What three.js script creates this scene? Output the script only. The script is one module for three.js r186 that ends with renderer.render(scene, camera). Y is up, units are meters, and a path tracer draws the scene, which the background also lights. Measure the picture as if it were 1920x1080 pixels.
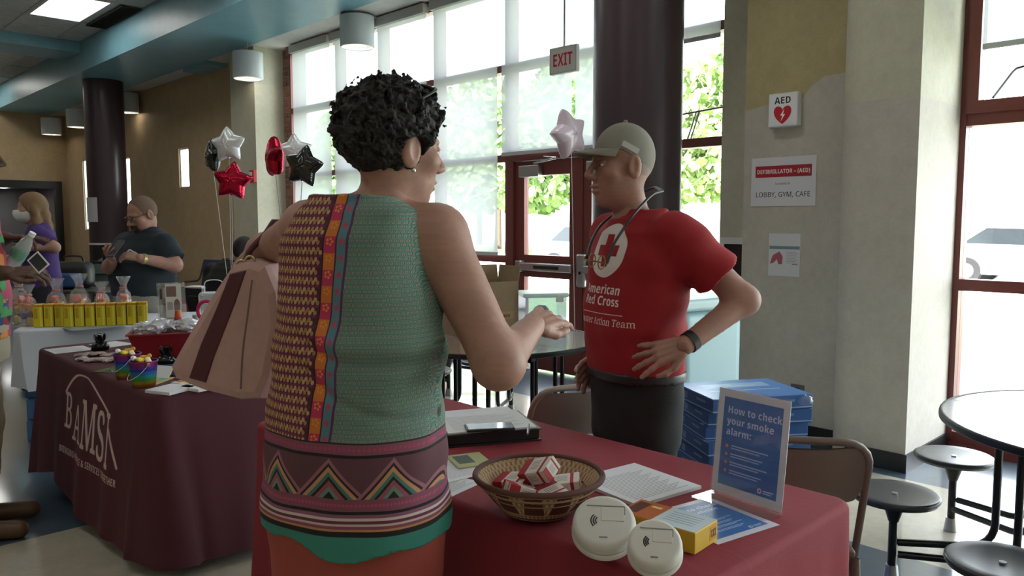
import * as THREE from 'three';
import { mergeGeometries, mergeVertices } from 'three/addons/utils/BufferGeometryUtils.js';
import { RoundedBoxGeometry } from 'three/addons/geometries/RoundedBoxGeometry.js';
import { RectAreaLightUniformsLib } from 'three/addons/lights/RectAreaLightUniformsLib.js';
import { FontLoader } from 'three/addons/loaders/FontLoader.js';
import { TextGeometry } from 'three/addons/geometries/TextGeometry.js';

// ---------- camera, sky, sun, exposure ----------
const FOCAL = 1480, HORIZON = 415, EYE = 1.43;
const pitch = Math.atan((540 - HORIZON) / FOCAL), yaw = Math.atan((960 + 480) / FOCAL * Math.cos(pitch));
const ahead = new THREE.Vector3(-Math.cos(yaw), 0, -Math.sin(yaw)), across = new THREE.Vector3(Math.sin(yaw), 0, -Math.cos(yaw)), upward = new THREE.Vector3(0, 1, 0);
const lookDir = ahead.clone().multiplyScalar(Math.cos(pitch)).addScaledVector(upward, -Math.sin(pitch));
const lookUp = upward.clone().multiplyScalar(Math.cos(pitch)).addScaledVector(ahead, Math.sin(pitch));
const scene = new THREE.Scene();
const camera = new THREE.PerspectiveCamera(2 * Math.atan(540 / FOCAL) * 180 / Math.PI, 1920 / 1080, 0.05, 400);
camera.position.set(0, EYE, 0);
camera.lookAt(camera.position.clone().add(lookDir));
const renderer = new THREE.WebGLRenderer({ antialias: true });
renderer.toneMapping = THREE.LinearToneMapping;
renderer.toneMappingExposure = 0.53;
renderer.shadowMap.enabled = true;
RectAreaLightUniformsLib.init();
scene.background = new THREE.Color().setRGB(0.86, 0.95, 1.0);
scene.backgroundIntensity = 19;
const sun = new THREE.DirectionalLight(new THREE.Color().setRGB(1, 0.95, 0.86), 72);
sun.position.set(10, 34, 22); sun.target.position.set(-6, 0, -14); sun.castShadow = true;
Object.assign(sun.shadow.camera, { left: -45, right: 45, top: 45, bottom: -45, far: 120 }); sun.shadow.mapSize.set(2048, 2048);
scene.add(sun, sun.target);
const CEILING_GLOW = 8, CEILING_LIGHT = 4.2;

// ---------- helpers ----------
let seed = 7; const rnd = () => { seed = (seed * 1664525 + 1013904223) >>> 0; return seed / 4294967296; };
const V = (x, y, z) => new THREE.Vector3(x, y, z);
const at = (u, v, depth) => camera.position.clone().addScaledVector(lookDir, depth).addScaledVector(across, (u - 960) / FOCAL * depth).addScaledVector(lookUp, (540 - v) / FOCAL * depth);
const rgb = (r, g, b) => new THREE.Color().setRGB(r, g, b);
const taken = {};
function numbered(n) { const k = taken[n] = (taken[n] ?? -1) + 1; return k ? `${n}_${String(k).padStart(3, '0')}` : n; }
const join = (g) => { g = [g].flat(9).filter(Boolean); if (g.length === 1) return g[0]; const some = g.some((x) => !x.index); return mergeGeometries(g.map((x) => { const y = some && x.index ? x.toNonIndexed() : x; for (const k of Object.keys(y.attributes)) if (!['position', 'normal', 'uv'].includes(k)) y.deleteAttribute(k); if (!y.attributes.uv) y.setAttribute('uv', new THREE.BufferAttribute(new Float32Array(y.attributes.position.count * 2), 2)); return y; })); };
function obj(name, geos, material, parent = scene, label) {
  const m = new THREE.Mesh(join(geos), material); m.name = parent === scene ? numbered(name) : name; m.castShadow = m.receiveShadow = true; parent.add(m);
  if (label) m.userData.label = label; return m;
}
function tag(o, label, category, group, kind) { if (label) o.userData.label = label; if (category) o.userData.category = category; if (group) o.userData.group = group; if (kind) o.userData.kind = kind; return o; }
function thing(name, label, category, p = V(0, 0, 0), turn = 0, group) {
  const o = new THREE.Group(); o.name = numbered(name); scene.add(o); o.position.copy(p); o.rotation.y = turn; return tag(o, label, category, group);
}
function struct(name, geos, material, parent = scene, label) { const o = obj(name, geos, material, parent, label); if (parent === scene) o.userData.kind = 'structure'; return o; }
function structGroup(name, label) { const o = new THREE.Group(); o.name = name; scene.add(o); o.userData.kind = 'structure'; if (label) o.userData.label = label; return o; }
function copyOf(o, p, turn, label) { const c = o.clone(); c.name = numbered(o.name.replace(/_\d{3}$/, '')); scene.add(c); c.userData = { ...o.userData }; if (p) c.position.copy(p); if (turn !== undefined) c.rotation.y = turn; if (label) c.userData.label = label; return c; }
// box by two corners, uv in metres
function bx(x0, x1, y0, y1, z0, z1) {
  const w = x1 - x0, h = y1 - y0, d = z1 - z0, g = new THREE.BoxGeometry(w, h, d), uv = g.attributes.uv, n = g.attributes.normal;
  for (let i = 0; i < uv.count; i++) { const a = Math.abs(n.getX(i)) > .5 ? [d, h] : Math.abs(n.getY(i)) > .5 ? [w, d] : [w, h]; uv.setXY(i, uv.getX(i) * a[0], uv.getY(i) * a[1]); }
  return g.translate((x0 + x1) / 2, (y0 + y1) / 2, (z0 + z1) / 2);
}
const rb = (w, h, d, r = .01, s = 2) => new RoundedBoxGeometry(w, h, d, s, Math.min(r, w / 2.01, h / 2.01, d / 2.01));
const mv = (g, x = 0, y = 0, z = 0) => g.translate(x, y, z);
const cyl = (r0, r1, h, s = 20) => new THREE.CylinderGeometry(r0, r1, h, s);
function rod(a, b, r, r2 = r, s = 10) { const d = b.clone().sub(a), g = new THREE.CylinderGeometry(r2, r, d.length(), s); g.applyQuaternion(new THREE.Quaternion().setFromUnitVectors(V(0, 1, 0), d.clone().normalize())); return g.translate((a.x + b.x) / 2, (a.y + b.y) / 2, (a.z + b.z) / 2); }
function bar(a, b, w, h) { const d = b.clone().sub(a), g = bx(-w / 2, w / 2, -h / 2, h / 2, 0, d.length()); const o = new THREE.Object3D(); o.position.copy(a); o.lookAt(b); o.updateMatrix(); return g.applyMatrix4(o.matrix); }
function tube(pts, r, seg = 40, s = 8, closed = false, tension = .5) { return new THREE.TubeGeometry(new THREE.CatmullRomCurve3(pts, closed, 'catmullrom', tension), seg, r, s, closed); }
// polyline tube with rounded bends
function bent(pts, r, bend = .06, s = 10) {
  const c = new THREE.CurvePath(); let p = pts[0];
  for (let i = 1; i < pts.length; i++) {
    if (i === pts.length - 1) { c.add(new THREE.LineCurve3(p, pts[i])); break; }
    const a = pts[i].clone().add(p.clone().sub(pts[i]).setLength(Math.min(bend, p.distanceTo(pts[i]) * .49))), b = pts[i].clone().add(pts[i + 1].clone().sub(pts[i]).setLength(Math.min(bend, pts[i + 1].distanceTo(pts[i]) * .49)));
    c.add(new THREE.LineCurve3(p, a)); c.add(new THREE.QuadraticBezierCurve3(a, pts[i], b)); p = b;
  }
  return new THREE.TubeGeometry(c, (pts.length - 1) * 16, r, s, false);
}
const lathe = (prof, s = 32) => new THREE.LatheGeometry(prof.map(([r, y]) => new THREE.Vector2(r, y)), s);
// extruded outline, flat in xy, thickness along z centred
function slab(pts, t, bev = 0) { const g = new THREE.ExtrudeGeometry(new THREE.Shape(pts.map(([x, y]) => new THREE.Vector2(x, y))), { depth: t - 2 * bev, bevelEnabled: bev > 0, bevelSize: bev, bevelThickness: bev, bevelSegments: 2, curveSegments: 16 }); return g.translate(0, 0, -(t - 2 * bev) / 2); }
const rot = (g, x = 0, y = 0, z = 0) => { if (x) g.rotateX(x); if (y) g.rotateY(y); if (z) g.rotateZ(z); return g; };
// noise textures
function hash(x, y, k) { let h = (x * 374761393 + y * 668265263 + k * 2147483647) | 0; h = Math.imul(h ^ (h >>> 13), 1274126177); return ((h ^ (h >>> 16)) >>> 0) / 4294967296; }
function vnoise(x, y, per, k) { const xi = Math.floor(x), yi = Math.floor(y), f = (t) => t * t * (3 - 2 * t), a = f(x - xi), b = f(y - yi), w = (i) => ((i % per) + per) % per; const h = (i, j) => hash(w(i), w(j), k); return (h(xi, yi) * (1 - a) + h(xi + 1, yi) * a) * (1 - b) + (h(xi, yi + 1) * (1 - a) + h(xi + 1, yi + 1) * a) * b; }
function grain(size, base, amp, octaves, k, metres, srgb = true) {
  const d = new Uint8Array(size * size * 4);
  for (let j = 0; j < size; j++) for (let i = 0; i < size; i++) { let s = 0, t = 0; for (const [f, a] of octaves) { s += (vnoise(i / size * f, j / size * f, f, k + f) - .5) * a; t += a; } s = s / t * 2; const o = (j * size + i) * 4; for (let c = 0; c < 3; c++) d[o + c] = Math.max(0, Math.min(255, base[c] * 255 * (1 + amp * s))); d[o + 3] = 255; }
  const tx = new THREE.DataTexture(d, size, size); tx.wrapS = tx.wrapT = THREE.RepeatWrapping; tx.magFilter = THREE.LinearFilter; tx.minFilter = THREE.LinearMipmapLinearFilter; tx.generateMipmaps = true; if (srgb) tx.colorSpace = THREE.SRGBColorSpace; tx.repeat.set(1 / metres, 1 / metres); tx.needsUpdate = true; return tx;
}
const fine = grain(256, [.94, .94, .94], .06, [[8, 1], [32, 1], [128, 1]], 3, 1.2), mottled = grain(256, [.92, .92, .92], .12, [[4, 1.2], [16, 1], [64, .8], [128, .6]], 9, 1.6), weave = grain(256, [.5, .5, .5], .8, [[64, 1], [128, 1.2]], 5, .12, false);
function std(color, roughness = .6, extra = {}) { return new THREE.MeshPhysicalMaterial({ color, roughness, ...extra }); }
function canvasTex(w, h, draw) { const c = document.createElement('canvas'); c.width = w; c.height = h; const g = c.getContext('2d'); draw(g, w, h); const t = new THREE.CanvasTexture(c); t.colorSpace = THREE.SRGBColorSpace; t.anisotropy = 8; return t; }
function print(w, h, draw, roughness = .7, extra = {}) { return std(0xffffff, roughness, { map: canvasTex(w, h, draw), ...extra }); }
// flat print card: front face z+ carries uv 0..1
function card(w, h, t = .002) { const g = new THREE.BoxGeometry(w, h, t); const uv = g.attributes.uv, n = g.attributes.normal; for (let i = 0; i < uv.count; i++) if (n.getZ(i) < .5) uv.setXY(i, .01, .01); return g; }
const black = std(rgb(.012, .012, .014), .42), chrome = std(rgb(.75, .75, .76), .22, { metalness: 1 }), paper = std(rgb(.74, .74, .76), .85);
// ---------- the setting ----------
const GZ = -5.41, TOP = 3.73, CEIL = 4.18;
const M = {
  cream: std(rgb(.60, .58, .45), .75, { map: fine }), creamNew: std(rgb(.57, .53, .47), .75, { map: fine }), ochre: std(rgb(.50, .42, .22), .75, { map: fine }),
  tan: std(rgb(.52, .385, .225), .8, { map: fine }), teal: std(rgb(.22, .46, .55), .38, { map: fine }), white: std(rgb(.72, .72, .69), .8, { map: fine }),
  tile: std(rgb(.68, .67, .64), .9, { map: mottled }), grid: std(rgb(.5, .5, .48), .6), maroonFrame: std(rgb(.16, .035, .030), .42), plum: std(rgb(.050, .030, .040), .33),
  floorCream: std(rgb(.62, .57, .46), .3, { map: mottled, clearcoat: 1, clearcoatRoughness: .09 }), floorBlue: std(rgb(.075, .115, .16), .3, { map: mottled, clearcoat: 1, clearcoatRoughness: .09 }), base: std(rgb(.010, .011, .012), .4),
  glass: std(0xffffff, .02, { transmission: 1, thickness: 0, ior: 1.45 }), shade: std(rgb(.36, .378, .385), .8, { transmission: .72, thickness: 0, specularIntensity: .1 }), metal: std(rgb(.45, .46, .47), .35, { metalness: .9 }),
  brick: [std(rgb(.22, .10, .07), .85), std(rgb(.27, .13, .09), .85), std(rgb(.18, .09, .07), .85)], mortar: std(rgb(.4, .37, .33), .9),
};
// floor of two coloured vinyl zones that butt together
const floor = structGroup('floor', 'polished vinyl floor in cream and slate blue zones');
const zoneB = (x0, x1, z0, z1) => obj('blue_zone', bx(x0, x1, -.12, 0, z0, z1), M.floorBlue, floor), zoneC = (x0, x1, z0, z1) => obj('cream_zone', bx(x0, x1, -.12, 0, z0, z1), M.floorCream, floor);
zoneB(-20, 4.2, -5.6, -4.55); zoneC(-20, 4.2, -4.55, -3.48); zoneB(-20, 4.2, -3.48, -2.4); zoneB(-20, -4.0, -2.4, 6.2); zoneC(-4.0, 4.2, -2.4, 6.2);
// ceiling: slab, grid bars and lay-in panels
const ceiling = structGroup('ceiling', 'suspended ceiling of grey lay-in panels');
obj('slab', bx(-20, 4.2, CEIL + .06, CEIL + .3, -5.8, 6.2), M.white, ceiling);
const PW = 1.4, PD = .7, PX = -12.24, PZ = -2.84, lightSpots = [], cells = new Set();
for (const i of [-5, 0, 3, 6, 9]) for (const j of [-1, 4, 9]) cells.add(i + ',' + j), lightSpots.push([i, j]);
const panelGeo = bx(-PW / 2 + .012, PW / 2 - .012, 0, .02, -PD / 2 + .012, PD / 2 - .012);
const tileMats = [M.tile, std(rgb(.63, .62, .59), .9, { map: mottled }), std(rgb(.71, .70, .67), .9, { map: mottled })];
for (let i = -5; i < 12; i++) for (let j = -1; j < 13; j++) {
  if (cells.has(i + ',' + j)) continue; const x = PX + i * PW + PW / 2, z = PZ + j * PD + PD / 2; if (i < -1 && i > -3) { }
  const m = new THREE.Mesh(panelGeo, tileMats[Math.floor(rnd() * 3)]); m.name = 'panel'; m.position.set(x, CEIL + .008, z); m.castShadow = m.receiveShadow = true; ceiling.add(m);
}
const barsG = []; for (let i = -5; i <= 12; i++) barsG.push(bx(PX + i * PW - .012, PX + i * PW + .012, CEIL, CEIL + .06, -3.87, 6.1)); for (let j = -1; j <= 13; j++) barsG.push(bx(-19.4, 4.1, CEIL, CEIL + .06, PZ + j * PD - .012, PZ + j * PD + .012));
obj('grid_bars', barsG, M.grid, ceiling);
obj('infill_panel', bx(-19.5, 4.1, CEIL + .008, CEIL + .03, -3.87, -3.56), M.tile, ceiling);
const glowMat = std(0xffffff, .6, { emissive: rgb(1, .99, .95), emissiveIntensity: CEILING_GLOW });
for (const [i, j] of lightSpots) {
  const p = V(PX + (i + .5) * PW, CEIL, PZ + (j + .5) * PD), t = thing('ceiling_light', i === 0 && j === -1 ? 'lit rectangular ceiling light panel beside the brown air vent' : 'lit rectangular ceiling light panel in the panel grid', 'ceiling light', p, 0, i === 0 && j === -1 ? undefined : 'ceiling light panels');
  obj('frame', [bx(-.69, .69, -.004, .03, -.34, -.30), bx(-.69, .69, -.004, .03, .30, .34), bx(-.69, -.65, -.004, .03, -.30, .30), bx(.65, .69, -.004, .03, -.30, .30)], M.grid, t);
  obj('diffuser', bx(-.65, .65, .004, .012, -.30, .30), glowMat, t);
  const l = new THREE.RectAreaLight(rgb(1, .97, .90), CEILING_LIGHT, 1.28, .58); l.position.copy(p).add(V(0, -.01, 0)); l.lookAt(p.x, 0, p.z); scene.add(l);
}
{ const t = thing('ceiling_vent', 'dark brown slatted air vent in the ceiling', 'vent', V(-11.6, CEIL - .012, -3.74));
  const m = std(rgb(.05, .04, .032), .7); obj('backing', bx(-.7, .7, .008, .014, -.11, .11), m, t); obj('frame', [bx(-.72, .72, -.006, .012, -.13, -.11), bx(-.72, .72, -.006, .012, .11, .13), bx(-.72, -.7, -.006, .012, -.11, .11), bx(.7, .72, -.006, .012, -.11, .11)], m, t);
  const sg = rot(bx(-.7, .7, -.002, .002, -.012, .012), .6); for (let k = 0; k < 7; k++) { const s = obj('slat', sg, m, t); s.position.set(0, .002, -.09 + k * .03); } }
// soffit beam along the window wall, its white border and the cross beams
struct('trim_1', bx(-19.6, 4.1, TOP, CEIL + .1, -4.9, -3.87), M.teal, scene, 'long teal soffit beam on round columns');
struct('trim_2', bx(-19.6, 4.1, TOP + .002, CEIL + .1, -5.6, -4.9), M.white, scene, 'white soffit border above the window shades');
struct('trim_3', bx(-14.35, -13.55, CEIL - .16, CEIL + .1, -3.87, 6.1), M.teal, scene, 'teal cross beam under the ceiling panels');
struct('trim_4', bx(-12.2, -11.35, TOP - .05, TOP + .05, -5.2, -4.9), M.teal, scene, 'short teal beam end above the tan wall');
// walls
struct('wall_south', bx(-20, 4.3, 0, CEIL + .1, 6.1, 6.4), M.tan); struct('wall_east', bx(4.1, 4.4, 0, CEIL + .1, -5.8, 6.4), M.cream);
struct('trim_5', bx(-20.2, 4.6, CEIL + .3, CEIL + .7, -6.3, 6.6), M.white, scene, 'flat roof slab');
{ // end wall with a framed opening
  const w = structGroup('wall_west', 'tan end wall with a dark framed doorway'); obj('plaster', [bx(-19.9, -19.5, 0, CEIL + .1, -5.8, -4.98), bx(-19.9, -19.5, 0, CEIL + .1, -3.5, 6.1), bx(-19.9, -19.5, 2.2, CEIL + .1, -4.98, -3.5)], M.tan, w);
  obj('door_frame', [bx(-19.6, -19.42, 0, 2.3, -5.06, -4.94), bx(-19.6, -19.42, 0, 2.3, -3.54, -3.42), bx(-19.6, -19.42, 2.14, 2.3, -4.94, -3.54)], M.base, w);
  obj('passage', [bx(-22, -21.8, 0, 2.6, -5.4, -3), bx(-21.9, -19.9, 2.2, 2.3, -5.3, -3.1), bx(-21.9, -19.9, 0, 2.3, -5.4, -5.2), bx(-21.9, -19.9, 0, 2.3, -3.2, -3)], std(rgb(.30, .28, .30), .8), w);
  obj('passage_floor', bx(-22, -19.9, -.1, 0, -5.4, -3), M.floorBlue, w);
  const t = thing('passage_light', 'small ceiling light in the dark framed passage', 'ceiling light', V(-20.9, 2.2, -4.2)); obj('rim', [bx(-.32, .32, -.02, 0, -.17, -.15), bx(-.32, .32, -.02, 0, .15, .17), bx(-.32, -.3, -.02, 0, -.15, .15), bx(.3, .32, -.02, 0, -.15, .15)], M.grid, t); obj('diffuser', bx(-.3, .3, -.012, -.004, -.15, .15), glowMat, t); const pl = new THREE.RectAreaLight(rgb(1, .97, .92), 6, .58, .28); pl.position.set(-20.9, 2.18, -4.2); pl.lookAt(-20.9, 0, -4.2); scene.add(pl);
}
{ // tan side wall beyond the windows, with three slot windows
  const slots = [[-13.05, 1.98, 2.62], [-18.2, 1.25, 2.72], [-15.75, 1.5, 2.62]], w = structGroup('wall_north', 'tan side wall with narrow slot windows'); const g = []; let x = -19.9;
  for (const [sx, y0, y1] of slots.slice().sort((a, b) => a[0] - b[0])) { g.push(bx(x, sx - .2, 0, TOP + .1, -5.27, -5.2), bx(sx - .2, sx + .2, 0, y0, -5.27, -5.2), bx(sx - .2, sx + .2, y1, TOP + .1, -5.27, -5.2)); x = sx + .2; }
  g.push(bx(x, -10.7, 0, TOP + .1, -5.27, -5.2)); obj('plaster', g, M.tan, w);
  slots.forEach(([sx, y0, y1], k) => { const wn = structGroup('window_' + (20 + k), 'narrow slot window in the tan wall'); obj('pane', bx(sx - .2, sx + .2, y0, y1, -5.247, -5.241), M.glass, wn); obj('frame', [bx(sx - .2, sx - .18, y0, y1, -5.265, -5.225), bx(sx + .18, sx + .2, y0, y1, -5.265, -5.225), bx(sx - .18, sx + .18, y0, y0 + .02, -5.265, -5.225), bx(sx - .18, sx + .18, y1 - .02, y1, -5.265, -5.225)], M.white, wn); });
}
// cream pier at the far end of the windows, with a brick jamb
struct('wall_pier', bx(-10.72, -10.0, 0, TOP + .1, -5.55, -4.95), M.cream, scene, 'cream pier between tan wall and window wall');
struct('baseboard_north', [bx(-19.5, -10.72, 0, .1, -5.2, -5.185), bx(-10.74, -9.985, 0, .1, -4.95, -4.935), bx(-10.0, -9.985, 0, .1, -5.36, -4.95)], M.base);
{ const w = structGroup('wall_jamb', 'red brick jamb beside the windows'); obj('mortar', bx(-9.99, -9.80, 0, TOP + .1, -5.6, -5.372), M.mortar, w);
  const bg = [bx(-.088, .088, 0, .058, 0, .03), bx(-.088, -.006, 0, .058, 0, .03), bx(.006, .088, 0, .058, 0, .03)]; for (let r = 0; r < 54; r++) for (const g of r % 2 ? [bg[1], bg[2]] : [bg[0]]) { const b = obj('brick', g, M.brick[Math.floor(rnd() * 3)], w); b.position.set(-9.895, .005 + r * .069, -5.392 + rnd() * .004); } }
// recessed wall strip, sign wall and rounded pier to the right of the doors
struct('wall_return', bx(-3.22, -2.70, 0, TOP + .1, -5.5, -5.32), M.cream, scene, 'cream wall strip beside the window');
{ const w = structGroup('wall_notice', 'notice wall half repainted from ochre to grey cream'); // paint border is a ragged edge between old and new paint
  const X0 = -2.79, X1 = -2.0, Z = -4.9;
  const old = [[X0, TOP + .1], [X0, 2.17], [-2.62, 2.20], [-2.56, 2.24], [-2.40, 2.20], [-2.33, 2.28], [-2.25, 2.335], [X1, 2.34], [X1, TOP + .1]], nw = [[X0, 0], [X1, 0], [X1, 2.34], [-2.25, 2.335], [-2.33, 2.28], [-2.40, 2.20], [-2.56, 2.24], [-2.62, 2.20], [X0, 2.17]];
  const front = (p) => mv(slab(p, .4), 0, 0, Z - .2);
  obj('old_paint', front(old), M.ochre, w, 'ochre upper paint'); obj('new_paint', front(nw), M.creamNew, w, 'grey cream lower paint'); }
{ const w = structGroup('wall_corner', 'cream pier with rounded corner beside the big window'); const r = .15, x0 = -2.07, x1 = -1.6, z0 = -4.67;
  const outline = (a, b) => { const s = new THREE.Shape(); s.moveTo(x1, -(-5.5)); s.lineTo(x1, -z0); s.lineTo(x0 + r, -z0); s.absarc(x0 + r, -z0 + r, r, -Math.PI / 2, -Math.PI, true); s.lineTo(x0, 5.5); s.closePath(); const g = new THREE.ExtrudeGeometry(s, { depth: b - a, bevelEnabled: false, curveSegments: 20 }); g.rotateX(-Math.PI / 2); return g.translate(0, a, 0); };
  obj('lower_pier', outline(0, 2.12), M.creamNew, w, 'pale repainted lower part'); const up = outline(2.12, TOP + .1);
  obj('upper_pier', up, M.cream, w, 'older yellower upper part');
  struct('baseboard_east', [bx(x0 + r - .02, x1 + .012, 0, .105, z0, z0 + .012), bx(x1, x1 + .012, 0, .105, -5.34, z0), bx(X_(-2.79), -2.07, 0, .105, -4.9, -4.888)], M.base); function X_(v) { return v; } }
// window wall: header, curb, framed bays
struct('wall_header', [bx(-9.8, 4.1, TOP - .02, TOP + .1, -5.55, -5.3), bx(-9.8, -5.58, -.02, .06, -5.5, -5.34), bx(-1.6, 4.1, -.02, .05, -5.5, -5.34), bx(-3.82, -3.2, -.02, .06, -5.5, -5.34)], M.maroonFrame, scene, 'maroon metal head and sill of the window wall');
let winN = 0;
function windowBay(x0, x1, rails, label) { // rails: y of horizontal members; one pane between each pair
  const w = structGroup('window_' + (++winN), label), ys = rails;
  obj('frame', [bx(x0, x0 + .035, .06, TOP - .02, -5.47, -5.35), bx(x1 - .035, x1, .06, TOP - .02, -5.47, -5.35)], M.maroonFrame, w);
  for (let k = 0; k < ys.length; k++) obj('rail', bx(x0 + .035, x1 - .035, ys[k] - .035, ys[k] + .035, -5.465, -5.355), M.maroonFrame, w);
  for (let k = 0; k + 1 < ys.length; k++) obj('pane', bx(x0 + .035, x1 - .035, ys[k] + .035, ys[k + 1] - .035, -5.413, -5.407), M.glass, w);
  return w;
}
const RAILS = [.095, 1.06, 2.04, 2.90, TOP - .055], bays = [-9.8, -8.62, -7.70, -6.68, -5.58];
const bayNames = ['window bay next to the brick jamb', 'window bay behind the drum pendant lamp', 'window bay behind the curly haired person', 'window bay beside the maroon door'];
for (let k = 0; k < 4; k++) windowBay(bays[k], bays[k + 1], RAILS, bayNames[k]);
windowBay(-5.58, -3.82, [2.08, 2.90, TOP - .055], 'transom window above the maroon doors');
windowBay(-3.82, -3.2, RAILS, 'narrow window beside the plum column');
const big = windowBay(-1.6, 1.2, [.085, 1.04, 2.04, TOP - .055], 'tall window beside the rounded pier'), big2 = windowBay(1.2, 4.1, [.085, 1.04, 2.04, TOP - .055], 'tall window past the rounded pier');
obj('inner_sash', [bx(-1.565, -1.50, 2.075, TOP - .09, -5.44, -5.33), bx(1.10, 1.165, 2.075, TOP - .09, -5.44, -5.33), bx(-1.50, 1.10, 2.075, 2.15, -5.44, -5.33), bx(-1.50, 1.10, TOP - .15, TOP - .09, -5.44, -5.33)], M.maroonFrame, big);
obj('stay_arm', [bent([V(-1.45, 2.17, -5.43), V(-1.38, 2.36, -5.60), V(-.6, 2.40, -5.62)], .008, .03), rod(V(-.75, 2.39, -5.62), V(-1.0, 2.17, -5.44), .007)], black, big, 'black window stay arm');
obj('stay_arm', [rod(V(-3.76, 2.30, -5.56), V(-3.24, 2.33, -5.56), .008), rod(V(-3.6, 2.31, -5.56), V(-3.6, 2.08, -5.44), .007), rod(V(-3.57, 2.31, -5.56), V(-3.57, 2.08, -5.44), .007)], black, scene.getObjectByName('window_6'), 'black window stay arm');
// double door
function leaf(n, x0, x1, hinge, label) {
  const d = structGroup('door_' + n, label), z = -5.41, A = (a, b, c, e, f = .03) => bx(a, b, c, e, z - f, z + f);
  obj('stile', A(x0, x0 + .12, .02, 2.0), M.maroonFrame, d); obj('stile', A(x1 - .12, x1, .02, 2.0), M.maroonFrame, d);
  obj('rail', A(x0 + .12, x1 - .12, 1.86, 2.0), M.maroonFrame, d); obj('rail', A(x0 + .12, x1 - .12, .90, 1.11), M.maroonFrame, d); obj('rail', A(x0 + .12, x1 - .12, .02, .3), M.maroonFrame, d);
  obj('pane', bx(x0 + .12, x1 - .12, 1.11, 1.86, z - .003, z + .003), M.glass, d); obj('pane', bx(x0 + .12, x1 - .12, .3, .90, z - .003, z + .003), M.glass, d);
  const pb = obj('push_bar', [mv(rb(x1 - x0 - .1, .075, .05, .012), (x0 + x1) / 2, 1.0, z + .065), mv(rb(.07, .11, .07, .012), hinge > 0 ? x0 + .09 : x1 - .09, 1.0, z + .062)], M.metal, d, 'brushed metal push bar'); obj('touch_strip', bx(x0 + .3, x1 - .2, .985, 1.015, z + .088, z + .093), black, pb);
  const cb = obj('closer', mv(rb(.26, .11, .07, .012), x0 + .24, 1.90, z + .07), M.metal, d, 'grey door closer box'); obj('closer_arm', [rod(V(x0 + .3, 1.97, z + .08), V(x0 + .62, 2.0, z + .12), .011), rod(V(x0 + .62, 2.0, z + .12), V(x0 + .4, 2.03, z + .05), .011)], chrome, cb);
  return d;
}
leaf(1, -5.50, -4.68, 1, 'maroon framed glass door with push bar'); leaf(2, -4.66, -3.87, -1, 'second maroon framed glass door behind the column');
obj('astragal', bx(-4.705, -4.635, .02, 2.0, -5.44, -5.37), M.maroonFrame, scene.getObjectByName('door_2'));
struct('trim_6', [bx(-5.58, -5.505, .0, 2.045, -5.47, -5.35), bx(-3.865, -3.82, 0, 2.045, -5.47, -5.35), bx(-5.505, -3.865, 2.005, 2.045, -5.47, -5.35)], M.maroonFrame, scene, 'maroon metal door frame');
{ const t = thing('door_lock_box', 'grey metal latch box on the maroon door centre post', 'latch', V(-4.62, .99, -5.35)); obj('case', rb(.1, .3, .06, .02), M.metal, t); obj('keyhole', mv(rot(cyl(.014, .014, .01), Math.PI / 2), .0, -.02, .033), black, t); }
// roller shades, one each
function shade(x0, x1, y0, label, y1 = TOP - .1) {
  const t = thing('roller_shade', label, 'window shade', V((x0 + x1) / 2, y0, -5.29)), w = x1 - x0, h = y1 - y0;
  obj('fabric', new THREE.PlaneGeometry(w, h, 1, 1).translate(0, h / 2, 0), M.shade, t); obj('hem_bar', mv(rb(w, .035, .018, .007), 0, .012, 0), std(rgb(.5, .52, .52), .5), t); obj('roller', mv(rot(cyl(.03, .03, w, 16), 0, 0, Math.PI / 2), 0, h + .02, 0), M.shade, t);
  obj('valance', mv(rb(w + .02, .1, .09, .006), 0, h + .035, .005), std(rgb(.46, .46, .44), .6), t); return t;
}
shade(-9.60, -8.68, 1.10, 'white screen shade beside the brick jamb'); shade(-8.60, -7.76, 1.10, 'white screen shade behind the drum pendant lamp'); shade(-7.66, -6.76, 1.10, 'white screen shade behind the curly haired person'); shade(-6.64, -5.66, 1.10, 'long white screen shade beside the maroon door');
shade(-5.60, -4.70, 2.06, 'white screen shade ending above the maroon door'); shade(-4.66, -3.86, 2.06, 'white screen shade beside the plum column'); shade(-3.80, -3.23, 2.80, 'short white screen shade next to the cream strip'); shade(-1.48, 1.1, 2.44, 'white screen shade of the tall window beside the pier'); shade(1.24, 4.0, 2.44, 'white screen shade of the farther tall window');
// columns
for (const [x, l] of [[-3.30, 'dark plum round column behind the person in a cap'], [-14.2, 'dark plum round column with a white notice']]) { const t = thing('round_column', l, 'column', V(x, 0, -4.38)); obj('shaft', mv(cyl(.30, .30, TOP, 48), 0, TOP / 2, 0), M.plum, t); obj('foot_band', mv(cyl(.31, .31, .1, 48), 0, .05, 0), M.base, t); if (x < -10) obj('wainscot', mv(cyl(.308, .308, .95, 48), 0, .575, 0), black, t, 'black lower sleeve'); if (x < -10) obj('sleeve_rim', mv(cyl(.313, .313, .03, 48), 0, 1.06, 0), std(rgb(.7, .68, .66), .5), t, 'pale rim'); }
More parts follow.
